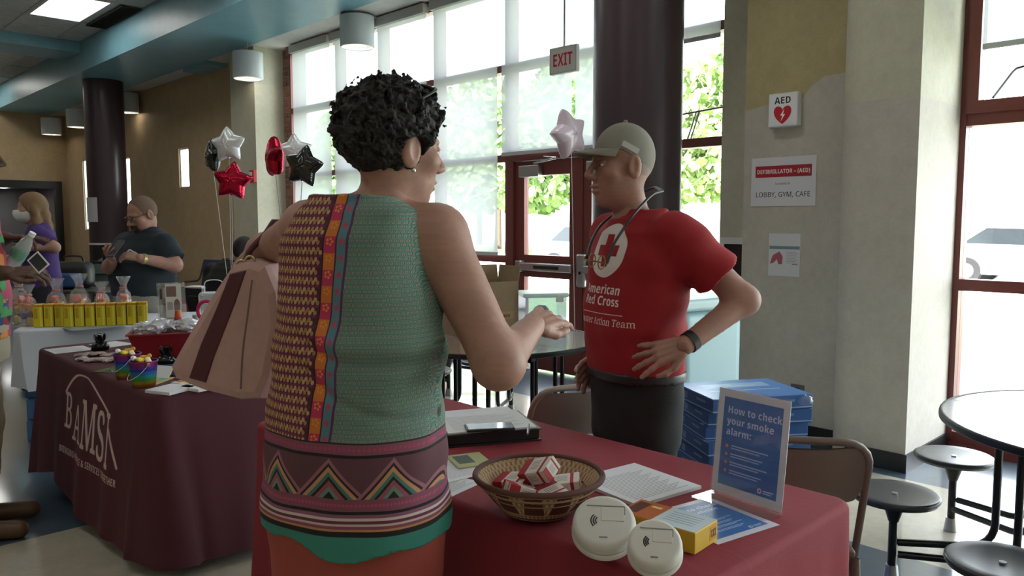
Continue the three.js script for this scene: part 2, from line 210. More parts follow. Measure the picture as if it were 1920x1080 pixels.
// ---------- outside ----------
{ const g = structGroup('floor_outside', 'sunlit ground outside the windows'); obj('pavement', bx(-60, 40, -.2, -.03, -9, -5.55), std(rgb(.62, .60, .56), .9, { map: mottled }), g); obj('side_pavement', bx(-95, -34, -.2, -.045, -70, -9), std(rgb(.62, .62, .62), .9, { map: mottled }), g); obj('lawn', bx(-34, 40, -.2, -.04, -13, -9), std(rgb(.34, .42, .16), .95, { map: mottled }), g); obj('parking_lot', bx(-34, 40, -.2, -.05, -24, -13), std(rgb(.50, .50, .50), .9, { map: mottled }), g); obj('far_lawn', bx(-34, 40, -.2, -.04, -70, -24), std(rgb(.32, .42, .16), .95, { map: mottled }), g); }
const leafMats = [[.34, .50, .18], [.28, .44, .15], [.42, .54, .22]].map((c) => std(rgb(...c), .9, { transmission: .45, thickness: 0, side: THREE.DoubleSide }));
const leafGeo = join([0, 1, 2].map((k) => { const s = slab([[0, -.16], [.11, -.05], [.13, .06], [0, .2], [-.12, .07], [-.10, -.06]], .004); return rot(s, k * 1.1 + .3, k * 2.1, k).translate((k - 1) * .1, (k % 2) * .12, k * .06); }));
const bark = std(rgb(.10, .07, .05), .95);
function tree(x, z, h, r, mat, label) {
  const t = thing('tree', label, 'tree', V(x, -.04, z), 0, 'trees across the parking lot'), crown = []; obj('trunk', [rod(V(0, -.05, 0), V(.1, h * .55, 0), .2, .11), rod(V(.08, h * .4, 0), V(r * .45, h * .72, .2), .09, .04), rod(V(.08, h * .45, 0), V(-r * .4, h * .75, -.2), .08, .04), rod(V(.1, h * .5, 0), V(.1, h * .85, .1), .09, .03)], bark, t);
  const blobs = []; for (let k = 0; k < 11; k++) { const a = rnd() * 6.28, q = Math.sqrt(rnd()) * r * .75; blobs.push([Math.cos(a) * q, h * (.42 + .48 * rnd()), Math.sin(a) * q, r * (.32 + .25 * rnd())]); }
  const n = 1500, im = new THREE.InstancedMesh(leafGeo, mat, n), m = new THREE.Matrix4(), qn = new THREE.Quaternion(), e = new THREE.Euler(); im.name = 'crown'; im.userData.kind = 'stuff';
  for (let k = 0; k < n; k++) { const b = blobs[k % 11], a = rnd() * 6.28, c = rnd() * 2 - 1, s = Math.sqrt(1 - c * c), q = b[3] * Math.cbrt(.35 + .65 * rnd()); m.compose(V(b[0] + q * s * Math.cos(a), b[1] + q * c * .85, b[2] + q * s * Math.sin(a)), qn.setFromEuler(e.set(rnd() * 6, rnd() * 6, rnd() * 6)), V(1, 1, 1).multiplyScalar(.8 + rnd() * .9)); im.setMatrixAt(k, m); }
  im.castShadow = true; t.add(im);
}
[[-52, -34, 9, 4.5, 0], [-44, -30, 8, 4, 1], [-37, -33, 10, 4.6, 2], [-31, -29, 8.5, 4, 0], [-25.5, -31, 9.5, 4.3, 1], [-20, -29, 8, 3.8, 2], [-14.5, -30, 8.5, 4, 0], [-12, -24.5, 5.2, 2.6, 2], [-26, -25, 5.5, 2.7, 0], [-3, -36, 7, 3.6, 1]].forEach(([x, z, h, r, k]) => tree(x, z, h, r, leafMats[k], ['leafy bright green tree across the parking lot', 'deep green leafy tree across the parking lot', 'pale yellow green tree across the parking lot'][k]));
function car(x, z, paint, label) {
  const t = thing('car', label, 'car', V(x, -.05, z)), s = [[-2.1, .3], [2.1, .3], [2.15, .62], [1.95, .82], [1.1, .92], [.5, 1.38], [-.95, 1.42], [-1.7, .95], [-2.12, .86]];
  obj('body', slab(s, 1.7, .06), std(paint, .3, { clearcoat: .6 }), t); for (const sd of [-1, 1]) obj('side_window', mv(slab([[.9, .93], [.42, 1.3], [-.9, 1.33], [-1.4, .97]], .02), 0, 0, sd * .86), std(rgb(.02, .025, .03), .1), t);
  for (const wx of [-1.3, 1.3]) for (const sd of [-1, 1]) { const w = obj('wheel', mv(rot(cyl(.32, .32, .2, 24), Math.PI / 2), wx, .32, sd * .8), black, t); obj('hub', mv(rot(cyl(.18, .18, .02, 16), Math.PI / 2), wx, .32, sd * .91), M.metal, w); }
}
car(-13.2, -16.5, rgb(.08, .16, .24), 'blue parked car beyond the maroon door'); car(-8.6, -17.5, rgb(.4, .42, .44), 'silver parked car beyond the narrow window'); car(-4.6, -21.5, rgb(.55, .58, .6), 'pale grey parked car beyond the tall window');
// ---------- things on walls and ceiling ----------
const lampShell = std(rgb(.62, .66, .68), .45);
[[-9.86, -4.80, 'white drum pendant lamp before the cream pier'], [-7.68, -5.04, 'white drum pendant lamp before the window shades'], [-14.95, -5.0, 'white drum pendant lamp beside the far plum column'], [-17.0, -4.75, 'white drum pendant lamp half hidden by the far plum column'], [-18.8, -4.75, 'white drum pendant lamp before the end wall']].forEach(([x, z, l]) => {
  const y = 1.43 + 2.13 * z / -5.1, t = thing('pendant_lamp', l, 'lamp', V(x, y, z), 0); obj('shade', lathe([[.03, .17], [.185, .17], [.19, .16], [.19, -.16], [.18, -.17], [.175, -.16], [.175, .15], [.03, .155]], 36), lampShell, t);
  obj('diffuser', mv(cyl(.174, .174, .01, 30), 0, -.13, 0), std(rgb(.8, .78, .74), .6, { emissive: rgb(1, .9, .75), emissiveIntensity: .9 }), t); obj('cord', rod(V(0, .17, 0), V(0, TOP - y, 0), .005), std(rgb(.6, .6, .6), .5), t);
  const p = new THREE.PointLight(rgb(1, .9, .75), .25); p.position.set(x, y - .15, z); p.castShadow = true; scene.add(p);
});
{ const t = thing('exit_sign', 'white exit sign with red letters hanging on a rod', 'sign', V(-4.62, 2.80, -5.1)); obj('housing', rb(.31, .225, .045, .008), std(rgb(.55, .55, .52), .5), t);
  const face = obj('face', mv(card(.285, .2), 0, 0, .024), print(512, 360, (g, w, h) => { g.fillStyle = '#cfcfc8'; g.fillRect(0, 0, w, h); g.fillStyle = '#d01838'; g.font = 'bold 250px sans-serif'; g.textAlign = 'center'; g.save(); g.translate(w / 2, 270); g.scale(.78, 1.05); g.fillText('EXIT', 0, 0); g.restore(); }), t); obj('rod', rod(V(0, .11, 0), V(0, TOP - 2.8, 0), .009), M.metal, t); }
{ const t = thing('defibrillator_sign', 'white wall box sign reading AED with red heart', 'sign', V(-2.49, 2.145, -4.9)); obj('box', mv(rb(.2, .215, .06, .006), 0, 0, .03), std(rgb(.7, .7, .72), .5), t);
  obj('face', mv(card(.185, .2), 0, 0, .061), print(400, 432, (g, w, h) => { g.fillStyle = '#e6e6ea'; g.fillRect(0, 0, w, h); g.fillStyle = '#15181c'; g.font = 'bold 128px sans-serif'; g.textAlign = 'center'; g.fillText('AED', w / 2, 130); g.fillStyle = '#c41f2e'; g.beginPath(); g.moveTo(200, 410); g.bezierCurveTo(20, 300, 60, 160, 130, 165); g.bezierCurveTo(175, 168, 195, 195, 200, 220); g.bezierCurveTo(205, 195, 225, 168, 270, 165); g.bezierCurveTo(340, 160, 380, 300, 200, 410); g.fill(); g.fillStyle = '#fff'; g.beginPath(); g.moveTo(225, 205); g.lineTo(165, 295); g.lineTo(198, 292); g.lineTo(175, 375); g.lineTo(240, 275); g.lineTo(207, 278); g.closePath(); g.fill(); }), t); }
tag(obj('paper_notice', mv(card(.45, .32), -2.505, 1.69, -4.897), print(900, 640, (g, w, h) => { g.fillStyle = '#d4d4da'; g.fillRect(0, 0, w, h); g.fillStyle = '#a5202c'; g.fillRect(60, 110, 780, 150); g.fillStyle = '#f0e8e8'; g.font = 'bold 76px sans-serif'; g.textAlign = 'center'; g.fillText('DEFIBRILLATOR – (AED)', w / 2, 212, 740); g.fillStyle = '#333'; g.font = '44px sans-serif'; g.fillText('Located in', w / 2, 360); g.fillStyle = '#181818'; g.font = '92px sans-serif'; g.fillText('LOBBY, GYM, CAFE', w / 2, 520, 780); })), 'white paper notice with a red defibrillator banner', 'notice');
tag(obj('paper_flyer', mv(card(.22, .28), -2.48, 1.21, -4.897), print(440, 560, (g, w, h) => { g.fillStyle = '#d2d2d8'; g.fillRect(0, 0, w, h); g.fillStyle = '#6f8b90'; g.fillRect(10, 165, 420, 40); g.fillStyle = '#a85a68'; g.beginPath(); g.moveTo(20, 400); g.lineTo(60, 290); g.lineTo(150, 235); g.lineTo(200, 300); g.lineTo(195, 400); g.lineTo(140, 405); g.lineTo(120, 340); g.lineTo(70, 390); g.fill(); g.fillStyle = '#9a9aa4'; for (let k = 0; k < 8; k++) g.fillRect(250, 240 + k * 20, 130 + 30 * (k % 2), 6); g.fillStyle = '#b07080'; g.fillRect(330, 395, 80, 14); })), 'white paper flyer with a pink picture on the notice wall', 'flyer');
{ const t = thing('wall_outlet', 'grey outlet plate low on the notice wall', 'outlet', V(-2.36, .30, -4.9)); obj('plate', mv(rb(.09, .13, .012, .004), 0, 0, .006), std(rgb(.12, .12, .12), .5), t); for (const s of [-1, 1]) obj('socket', mv(rb(.035, .03, .006, .004), 0, s * .03, .013), black, t); }
{ const t = thing('framed_poster', 'dark picture in a white frame on the cream strip', 'poster', V(-2.98, 1.08, -5.31)); obj('frame', [bx(-.22, .22, .18, .23, -.01, .012), bx(-.22, .22, -.23, -.18, -.01, .012), bx(-.22, -.19, -.18, .18, -.01, .012), bx(.19, .22, -.18, .18, -.01, .012)], std(rgb(.7, .7, .68), .5), t); obj('picture', mv(card(.38, .36), 0, 0, 0), print(256, 256, (g, w, h) => { g.fillStyle = '#2a1a18'; g.fillRect(0, 0, w, h); g.fillStyle = '#7a2a28'; g.beginPath(); g.arc(150, 120, 50, 0, 7); g.fill(); g.fillStyle = '#4a3a30'; g.fillRect(20, 180, 200, 50); }), t); }
tag(obj('window_poster', mv(card(.2, .36), -4.36, 1.36, -5.375), print(128, 220, (g) => { g.fillStyle = '#b8c4cc'; g.fillRect(0, 0, 128, 220); g.fillStyle = '#c8b078'; g.fillRect(20, 20, 60, 60); g.fillStyle = '#6a8cb0'; g.fillRect(50, 110, 60, 70); g.fillStyle = '#3a4a58'; g.beginPath(); g.arc(60, 60, 20, 0, 7); g.fill(); })), 'small coloured poster on the second maroon door', 'poster');
{ const t = thing('fire_alarm', 'small red fire alarm on the cream pier', 'alarm', V(-10.06, 2.03, -4.95)); obj('case', mv(rb(.12, .17, .05, .01), 0, 0, .025), std(rgb(.45, .03, .03), .4), t); obj('strobe', mv(rb(.06, .05, .02, .008), 0, .03, .055), std(rgb(.8, .8, .8), .3), t); }
{ const p = V(-14.2, 0, -4.38), g = new THREE.CylinderGeometry(.318, .318, .40, 20, 1, true, -.05, .9), t = obj('column_notice', [g, new THREE.CylinderGeometry(.3165, .3165, .40, 20, 1, true, -.05, .9)], std(rgb(.6, .58, .62), .8, { side: THREE.DoubleSide })); t.position.set(p.x, 1.62, p.z); t.rotation.y = -.1; tag(t, 'blank white notice wrapped on the far plum column', 'notice'); }
// ---------- cafeteria tables ----------
const topBrown = std(rgb(.36, .24, .19), .25, { map: mottled, clearcoat: 1, clearcoatRoughness: .1 }), topPale = std(rgb(.66, .66, .66), .25, { map: mottled, clearcoat: 1, clearcoatRoughness: .08 }), edgeBlack = std(rgb(.012, .012, .013), .45), tubeBlack = std(rgb(.010, .010, .012), .28);
function cafeteriaTable(x, z, turn, angles, topMat, label) {
  const t = thing('cafeteria_table', label, 'table', V(x, 0, z), turn), Y = .69, R = .67;
  for (const s of [0, 1]) { const sh = new THREE.Shape(); sh.absarc(0, 0, R - .012, s * Math.PI + .004, (s + 1) * Math.PI - .004, false); sh.closePath(); obj('top_half', rot(new THREE.ExtrudeGeometry(sh, { depth: .022, bevelEnabled: false, curveSegments: 40 }), -Math.PI / 2).translate(0, Y - .025, 0), topMat, t); }
  obj('edge_band', lathe([[R - .014, Y - .001], [R - .004, Y], [R, Y - .006], [R, Y - .026], [R - .006, Y - .03], [R - .03, Y - .03]], 64), edgeBlack, t);
  obj('underframe', [bx(-.5, .5, Y - .075, Y - .028, -.16, -.12), bx(-.5, .5, Y - .075, Y - .028, .12, .16), bx(-.05, .05, Y - .07, Y - .028, -.5, .5)], tubeBlack, t);
  for (const deg of angles) {
    const a = deg * Math.PI / 180, e = (r, y, o = 0) => V(Math.cos(a) * r - Math.sin(a) * o, y, Math.sin(a) * r + Math.cos(a) * o);
    obj('seat_arm', [bent([e(.46, Y - .03, .035), e(.46, .17, .035), e(.80, .15, .012)], .0145, .1), bent([e(.40, Y - .03, -.035), e(.40, .13, -.035), e(.80, .11, -.012)], .0145, .1)], tubeBlack, t);
    obj('post', [rod(e(.82, .06), e(.82, .27), .017), rod(e(.82, .24), e(.82, .335), .02, .05, 16)], tubeBlack, t);
    const s = obj('stool_seat', lathe([[0, .352], [.05, .352], [.12, .357], [.158, .36], [.166, .355], [.167, .345], [.16, .332], [.06, .328], [0, .328]], 40).translate(e(.82, 0).x, 0, e(.82, 0).z), std(rgb(.035, .038, .042), .3), t, 'round black stool seat');
    obj('screw', mv(cyl(.012, .012, .004, 12), e(.82, 0).x, .354, e(.82, 0).z), chrome, s);
    const c = obj('foot', mv(cyl(.022, .03, .06, 16), e(.82, 0).x, .031, e(.82, 0).z), M.metal, t, 'grey foot glide');
  }
  return t;
}
cafeteriaTable(-.40, -3.58, 0, [206, 154, 108, 60, 12, 320, 275], topPale, 'round pale cafeteria table by the tall window');
cafeteriaTable(-3.68, -3.40, 0, [8, 52, 98, 142, 188, 232, 330], topBrown, 'round brown cafeteria table holding the carton');
cafeteriaTable(-5.75, -4.28, .1, [20, 65, 110, 155, 200, 245, 335], topBrown, 'round brown cafeteria table by the window wall');
// ---------- dressed tables ----------
const onY = (u, v, y) => { const d = at(u, v, 1).sub(camera.position); return camera.position.clone().addScaledVector(d, (y - EYE) / d.y); };
const TY = .745;
function clothGeo(hx, hz, y, hem, { flare = .05, waves = .012, rc = .05, freq = 26, sag = 0 } = {}) {
  const P = []; const rect = (r, ox) => { const pts = []; const a = hx + ox, b = hz + ox; r = Math.min(r + ox, a, b); const seg = (x0, z0, x1, z1, n) => { for (let i = 0; i < n; i++) pts.push([x0 + (x1 - x0) * i / n, z0 + (z1 - z0) * i / n]); }, arc = (cx, cz, a0, n) => { for (let i = 0; i < n; i++) { const q = a0 - i / n * Math.PI / 2; pts.push([cx + r * Math.cos(q), cz + r * Math.sin(q)]); } };
    seg(-a + r, b, a - r, b, 80); arc(a - r, b - r, Math.PI / 2, 10); seg(a, b - r, a, -b + r, 40); arc(a - r, -b + r, 0, 10); seg(a - r, -b, -a + r, -b, 80); arc(-a + r, -b + r, -Math.PI / 2, 10); seg(-a, -b + r, -a, b - r, 40); arc(-a + r, b - r, -Math.PI, 10); return pts; };
  const base = rect(rc, 0), N = base.length, S = [0]; for (let i = 1; i <= N; i++) S.push(S[i - 1] + Math.hypot(base[i % N][0] - base[i - 1][0], base[i % N][1] - base[i - 1][1]));
  const pos = [], uv = [], idx = [], rows = [], levels = 22;
  const row = (f) => { const r = []; for (let i = 0; i <= N; i++) { const [p, q] = f(i % N, S[i]); r.push(pos.length / 3); pos.push(p[0], p[1], p[2]); uv.push(S[i] / S[N], q); } rows.push(r); };
  row(() => [[0, y, 0], 1]); row((i) => [[base[i][0] * .96, y, base[i][1] * .94], 1]);
  for (let k = 0; k <= 4; k++) { const q = k / 4 * Math.PI / 2, o = rect(rc, -.018 + .018 * Math.sin(q)); row((i) => [[o[i][0], y - .018 * (1 - Math.cos(q)), o[i][1]], 1]); }
  for (let k = 1; k <= levels; k++) { const t = k / levels, big = rect(rc + .06 * t, flare * t); row((i, s) => { const hm = typeof hem === 'function' ? hem(base[i][0], base[i][1]) : hem, yy = y - .018 - (y - .018 - hm) * t; const corner = Math.pow(Math.max(0, 1 - Math.hypot(hx - Math.abs(base[i][0]), hz - Math.abs(base[i][1])) / .22), 2); const w = waves * Math.pow(t, .8) * (Math.sin(s * freq) + .6 * Math.sin(s * freq * .43 + 1.7) + .35 * Math.sin(s * freq * 1.9 + t)) + corner * t * .055 * Math.cos(s * 38); const nx = big[i][0] - base[i][0] * .9, nz = big[i][1] - base[i][1] * .9, l = Math.hypot(nx, nz) || 1; return [[big[i][0] + nx / l * w, yy, big[i][1] + nz / l * w], Math.max(0, (y - (y - yy)) / y)]; }); }
  for (let r = 0; r + 1 < rows.length; r++) for (let i = 0; i < N; i++) { const a = rows[r][i], b = rows[r][i + 1], c = rows[r + 1][i], d = rows[r + 1][i + 1]; if (r) idx.push(a, c, b); idx.push(b, c, d); }
  const g = new THREE.BufferGeometry(); g.setAttribute('position', new THREE.Float32BufferAttribute(pos, 3)); g.setAttribute('uv', new THREE.Float32BufferAttribute(uv, 2)); g.setIndex(idx); g.computeVertexNormals(); g.userData.length = S[N]; return g;
}
const tableGrey = std(rgb(.5, .49, .46), .6);
function foldingTable(x, z, turn, hx, hz, label) { const t = thing('folding_table', label, 'table', V(x, 0, z), turn); obj('tabletop', mv(rb(hx * 2 - .05, .03, hz * 2 - .05, .008), 0, .71, 0), tableGrey, t); for (const sx of [-1, 1]) for (const sz of [-1, 1]) obj('leg', rod(V(sx * (hx - .15), 0, sz * (hz - .1)), V(sx * (hx - .15), .7, sz * (hz - .1)), .015), M.metal, t); return t; }
function cloth(x, z, turn, geo, mat, label) { const o = obj('tablecloth', geo, mat); o.position.set(x, 0, z); o.rotation.y = turn; return tag(o, label, 'tablecloth'); }
const clothSide = { side: THREE.DoubleSide, bumpMap: weave, bumpScale: .0006, sheen: .3, sheenRoughness: .6 };
// red table with the smoke alarms
const RX0 = -2.53, RX1 = -.77, RZ0 = -1.93, RZ1 = -1.21;
foldingTable((RX0 + RX1) / 2, (RZ0 + RZ1) / 2, 0, (RX1 - RX0) / 2 - .01, (RZ1 - RZ0) / 2 - .01, 'folding table under the bright red cloth');
cloth((RX0 + RX1) / 2, (RZ0 + RZ1) / 2, 0, clothGeo((RX1 - RX0) / 2, (RZ1 - RZ0) / 2, TY, .03, { flare: .04, waves: .012, freq: 24 }), std(rgb(.235, .018, .030), .82, clothSide), 'bright red cloth on the table with smoke alarms');
// maroon table with the logo
const MX0 = -4.86, MX1 = -3.16, MZ0 = -1.86, MZ1 = -1.10;
foldingTable((MX0 + MX1) / 2, (MZ0 + MZ1) / 2, 0, (MX1 - MX0) / 2 - .01, (MZ1 - MZ0) / 2 - .01, 'folding table under the maroon logo cloth');
{ const hx = (MX1 - MX0) / 2, hz = (MZ1 - MZ0) / 2, geo = clothGeo(hx, hz, TY, (x, z) => z > hz - .06 ? .06 + .10 * Math.max(0, 1 - Math.abs(x + hx * .55) / .5) : .05, { flare: .06, waves: .010, freq: 17, rc: .07 }), L = geo.userData.length, CW = 2048, CH = 512, sx = (X) => (X - (MX0 + .07)) / L * CW, sy = (y) => (1 - y / TY) * CH;
  const tx = canvasTex(CW, CH, (g) => { g.fillStyle = '#4c1c27'; g.fillRect(0, 0, CW, CH); g.strokeStyle = g.fillStyle = '#c9b3ae'; g.lineWidth = 9; g.lineCap = 'round'; g.beginPath(); g.moveTo(sx(-4.27), sy(.60)); g.quadraticCurveTo(sx(-4.12), sy(.735), sx(-3.94), sy(.715)); g.lineTo(sx(-3.64), sy(.60)); g.stroke();
    g.textBaseline = 'alphabetic'; const put = (s, X, y, w, h) => { g.save(); g.translate(sx(X), sy(y)); g.font = '100px serif'; const m = g.measureText(s).width; g.scale((sx(X + w) - sx(X)) / m, (sy(0) - sy(h)) / 72); g.lineWidth = 2.2; g.fillText(s, 0, 0); g.strokeText(s, 0, 0); g.restore(); };
    put('B', -4.28, .43, .12, .17); put('A', -4.15, .39, .15, .17); put('M', -3.99, .385, .20, .22); put('S', -3.79, .37, .12, .22); put('I', -3.66, .36, .06, .24); g.lineWidth = 10; g.beginPath(); g.moveTo(sx(-3.62), sy(.53)); g.lineTo(sx(-3.50), sy(.385)); g.stroke();
    g.font = 'bold 30px sans-serif'; g.fillText('BRINGING PEOPLE & SERVICES TOGETHER', sx(-4.33), sy(.30), sx(-3.50) - sx(-4.33)); });
  cloth((MX0 + MX1) / 2, (MZ0 + MZ1) / 2, 0, geo, std(0xffffff, .8, { map: tx, ...clothSide, bumpMap: null }), 'maroon cloth with a white arched logo and lettering'); }
// white table, turned a little
const WT = Math.atan2(.90, .43), WD = V(.43, 0, -.90), WN = V(-.90, 0, -.43), WC = V(-5.74, 0, -1.17).addScaledVector(WD, .915).addScaledVector(WN, .38);
foldingTable(WC.x, WC.z, WT, .89, .36, 'folding table under the white cloth'); cloth(WC.x, WC.z, WT, clothGeo(.915, .38, TY, .36, { flare: .03, waves: .014, freq: 28 }), std(rgb(.62, .66, .74), .8, clothSide), 'white satin cloth on the table of gift bags');
foldingTable(-7.5, -3.05, .2, .58, .36, 'folding table under the far red cloth'); cloth(-7.5, -3.05, .2, clothGeo(.60, .38, TY, .42, { flare: .03, waves: .012, freq: 25 }), std(rgb(.36, .02, .03), .8, clothSide), 'short red cloth on the far table');
// ---------- sheets, books and goods ----------
// a flat sheet whose near edge runs between two pixels' points on the table and reaches away from the viewer
function sheet(name, a, b, len, t, mat, label, cat, y = TY, group) {
  const p = onY(a[0], a[1], y), q = onY(b[0], b[1], y), d = q.clone().sub(p), w = d.length(), o = obj(name, mv(rot(card(w, len, t), -Math.PI / 2), 0, t / 2, -len / 2), mat); o.position.copy(p).add(q).multiplyScalar(.5); o.position.y = y + .0006; o.rotation.y = Math.atan2(-d.z, d.x); return tag(o, label, cat, group);
}
const textPage = (lines, ink = '#555', bg = '#d9d9dd', head) => print(320, 420, (g, w, h) => { g.fillStyle = bg; g.fillRect(0, 0, w, h); g.fillStyle = ink; if (head) { g.fillStyle = head; g.fillRect(20, 20, 280, 46); g.fillStyle = ink; } for (let k = 0; k < lines; k++) g.fillRect(28, 90 + k * (300 / lines), 200 + ((k * 53) % 70), 3); });
const pageA = textPage(16), pageB = textPage(22, '#666', '#d2d2d6'), blankPage = std(rgb(.66, .66, .69), .85);
sheet('paper_sheet', [826, 800], [985, 786], .2, .001, blankPage, 'blank white sheet behind the black binder', 'paper');
{ const a = onY(838, 841, TY), b = onY(1016, 826, TY), d = b.clone().sub(a), t = thing('ring_binder', 'thick black binder under the phone on the red cloth', 'binder', a.clone().add(b).multiplyScalar(.5), Math.atan2(-d.z, d.x)); t.position.y = TY + .001; const w = d.length();
  obj('cover', [mv(rb(w, .004, .25, .0015), 0, .002, -.125), mv(rb(w, .004, .25, .0015), 0, .036, -.125), mv(rb(.004, .038, .25, .0015), -w / 2 + .002, .019, -.125), mv(rb(w - .01, .03, .2, .003), 0, .019, -.11)], black, t); obj('paper_stack', mv(rb(w - .02, .006, .235, .001), -.004, .041, -.125), pageA, t, 'white printed sheets');
  const ph = thing('smartphone', 'black smartphone lying on the binder papers', 'phone', onY(918, 803, TY + .047), Math.atan2(-d.z, d.x) - .12); ph.position.y = TY + .0455; obj('case', mv(rb(.15, .009, .075, .004), 0, .0045, 0), black, ph); obj('screen', mv(rb(.138, .001, .068, .0004), 0, .0095, 0), std(rgb(.02, .022, .026), .06), ph);
  const pe = onY(985, 808, TY + .05); tag(obj('pen', [rod(pe.clone().add(V(-.045, 0, -.06)), pe.clone().add(V(.03, 0, .02)), .004), rod(pe.clone().add(V(.03, 0, .02)), pe.clone().add(V(.036, 0, .026)), .004, .001)], std(rgb(.05, .05, .06), .3)), 'dark pen beside the smartphone on the binder', 'pen'); }
sheet('paper_sheet', [838, 936], [905, 905], .2, .001, pageB, 'printed sheet partly under the basket', 'paper'); sheet('paper_sheet', [842, 905], [948, 880], .18, .001, pageA, 'printed sheet behind the basket', 'paper', TY + .002); sheet('booklet', [860, 880], [925, 872], .12, .004, print(64, 64, (g) => { g.fillStyle = '#a8a878'; g.fillRect(0, 0, 64, 64); g.fillStyle = '#4d5a50'; g.fillRect(8, 8, 30, 40); }), 'small olive booklet on the printed sheets', 'booklet', TY + .0035);
{ const o = sheet('paper_pad', [1195, 953], [1315, 917], .24, .008, pageB, 'thick pad of printed forms behind the basket rim', 'paper pad'); }
// woven basket with small cartons
{ const bp = onY(1010, 962, TY), t = thing('woven_basket', 'shallow woven basket with a dark zigzag band', 'basket', V(bp.x, TY + .001, bp.z), .4);
  const wv = canvasTex(1024, 128, (g, w, h) => { g.fillStyle = '#a88a6a'; g.fillRect(0, 0, w, h); for (let j = 0; j < 16; j++) for (let i = 0; i < 128; i++) { g.fillStyle = (i + j) % 2 ? 'rgba(60,35,20,.35)' : 'rgba(220,190,150,.25)'; g.fillRect(i * 8, j * 8, 7, 6); } g.fillStyle = '#4a1c18'; for (let i = 0; i < 12; i++) { g.beginPath(); g.moveTo(i * 85 + 10, 95); g.lineTo(i * 85 + 45, 45); g.lineTo(i * 85 + 80, 95); g.fill(); } g.fillRect(0, 100, w, 12); });
  const bm = std(0xffffff, .85, { map: wv, side: THREE.DoubleSide }); obj('bowl', lathe([[0, .004], [.06, .004], [.085, .012], [.115, .045], [.138, .078], [.150, .092], [.144, .092], [.130, .076], [.108, .048], [.08, .02], [0, .012]], 48), bm, t);
  for (let k = 0; k < 6; k++) obj('coil', new THREE.TorusGeometry(.082 + k * .0125, .0045, 6, 48).rotateX(Math.PI / 2).translate(0, .014 + k * .0145, 0), bm, t); obj('rim', new THREE.TorusGeometry(.149, .007, 8, 60).rotateX(Math.PI / 2).translate(0, .093, 0), std(rgb(.10, .04, .03), .8), t);
  const cartonMat = print(128, 128, (g) => { g.fillStyle = '#d8cfc8'; g.fillRect(0, 0, 128, 128); g.fillStyle = '#a01f2c'; g.fillRect(0, 0, 38, 128); g.fillRect(96, 0, 12, 128); g.fillStyle = '#777'; for (let k = 0; k < 6; k++) g.fillRect(46, 30 + k * 12, 40, 4); });
  [[-.062, .02, .3, .2], [.0, .055, 1.1, -.25], [.062, .02, -.4, .3], [.03, -.05, .7, .15], [-.05, -.05, -.9, -.3], [.0, .0, .2, .5]].forEach(([x, z, a, b], k) => { const o = obj('small_carton', rb(.085, .035, .055, .002), cartonMat); o.position.set(bp.x + x, TY + .062 + (k === 5 ? .04 : 0), bp.z + z); o.rotation.set(b, a, b * .5); tag(o, 'small red and white carton in the woven basket', 'carton', 'cartons in the woven basket'); }); }
// smoke alarms
function smokeAlarm(u, v, r, tilt, label) {
  const p = onY(u, v, TY), dir = Math.atan2(-p.x, -p.z), t = thing('smoke_alarm', label, 'smoke alarm', V(p.x, TY + .002, p.z), dir), w = std(rgb(.62, .60, .56), .5), g = new THREE.Group(); g.rotation.x = tilt;
  const put = (ge) => ge.rotateX(0).translate(0, 0, -r * .98).applyMatrix4(new THREE.Matrix4().makeRotationX(tilt)).translate(0, .012, 0);
  obj('base', put(lathe([[0, 0], [r * .96, 0], [r, .004], [r, .014], [r * .97, .017], [r * .95, .017]], 48)), w, t); obj('cover', put(lathe([[r * .94, .017], [r * .97, .02], [r * .97, .034], [r * .93, .044], [r * .8, .047], [0, .048]], 48)), w, t);
  for (let k = 0; k < 3; k++) { const ar = new THREE.TorusGeometry(r * (.16 + k * .07), .0013, 6, 14, 1.5).rotateZ(-.75 + Math.PI).rotateX(-Math.PI / 2).translate(-r * .1, .0482, r * .05); obj('sound_slot', put(ar), black, t); }
  obj('test_button', put(mv(rb(r * .7, .003, r * .5, .001), r * .25, .0475, -r * .2)), w, t); obj('seam', put(join([bx(-r * .55, r * .62, .0478, .0486, -.001, .001).translate(0, 0, r * -.5), bx(-.001, .001, .0478, .0486, -r * .3, r * .0).translate(r * .62, 0, -r * .2)])), std(rgb(.25, .24, .23), .7), t); obj('printed_mark', put(mv(bx(-r * .15, r * .1, .0478, .0485, 0, .003), 0, 0, r * .62)), std(rgb(.2, .2, .2), .7), t);
}
smokeAlarm(1132, 1066, .066, .55, 'larger cream smoke alarm leaning by the basket'); smokeAlarm(1227, 1100, .053, .62, 'smaller cream smoke alarm by the yellow box');
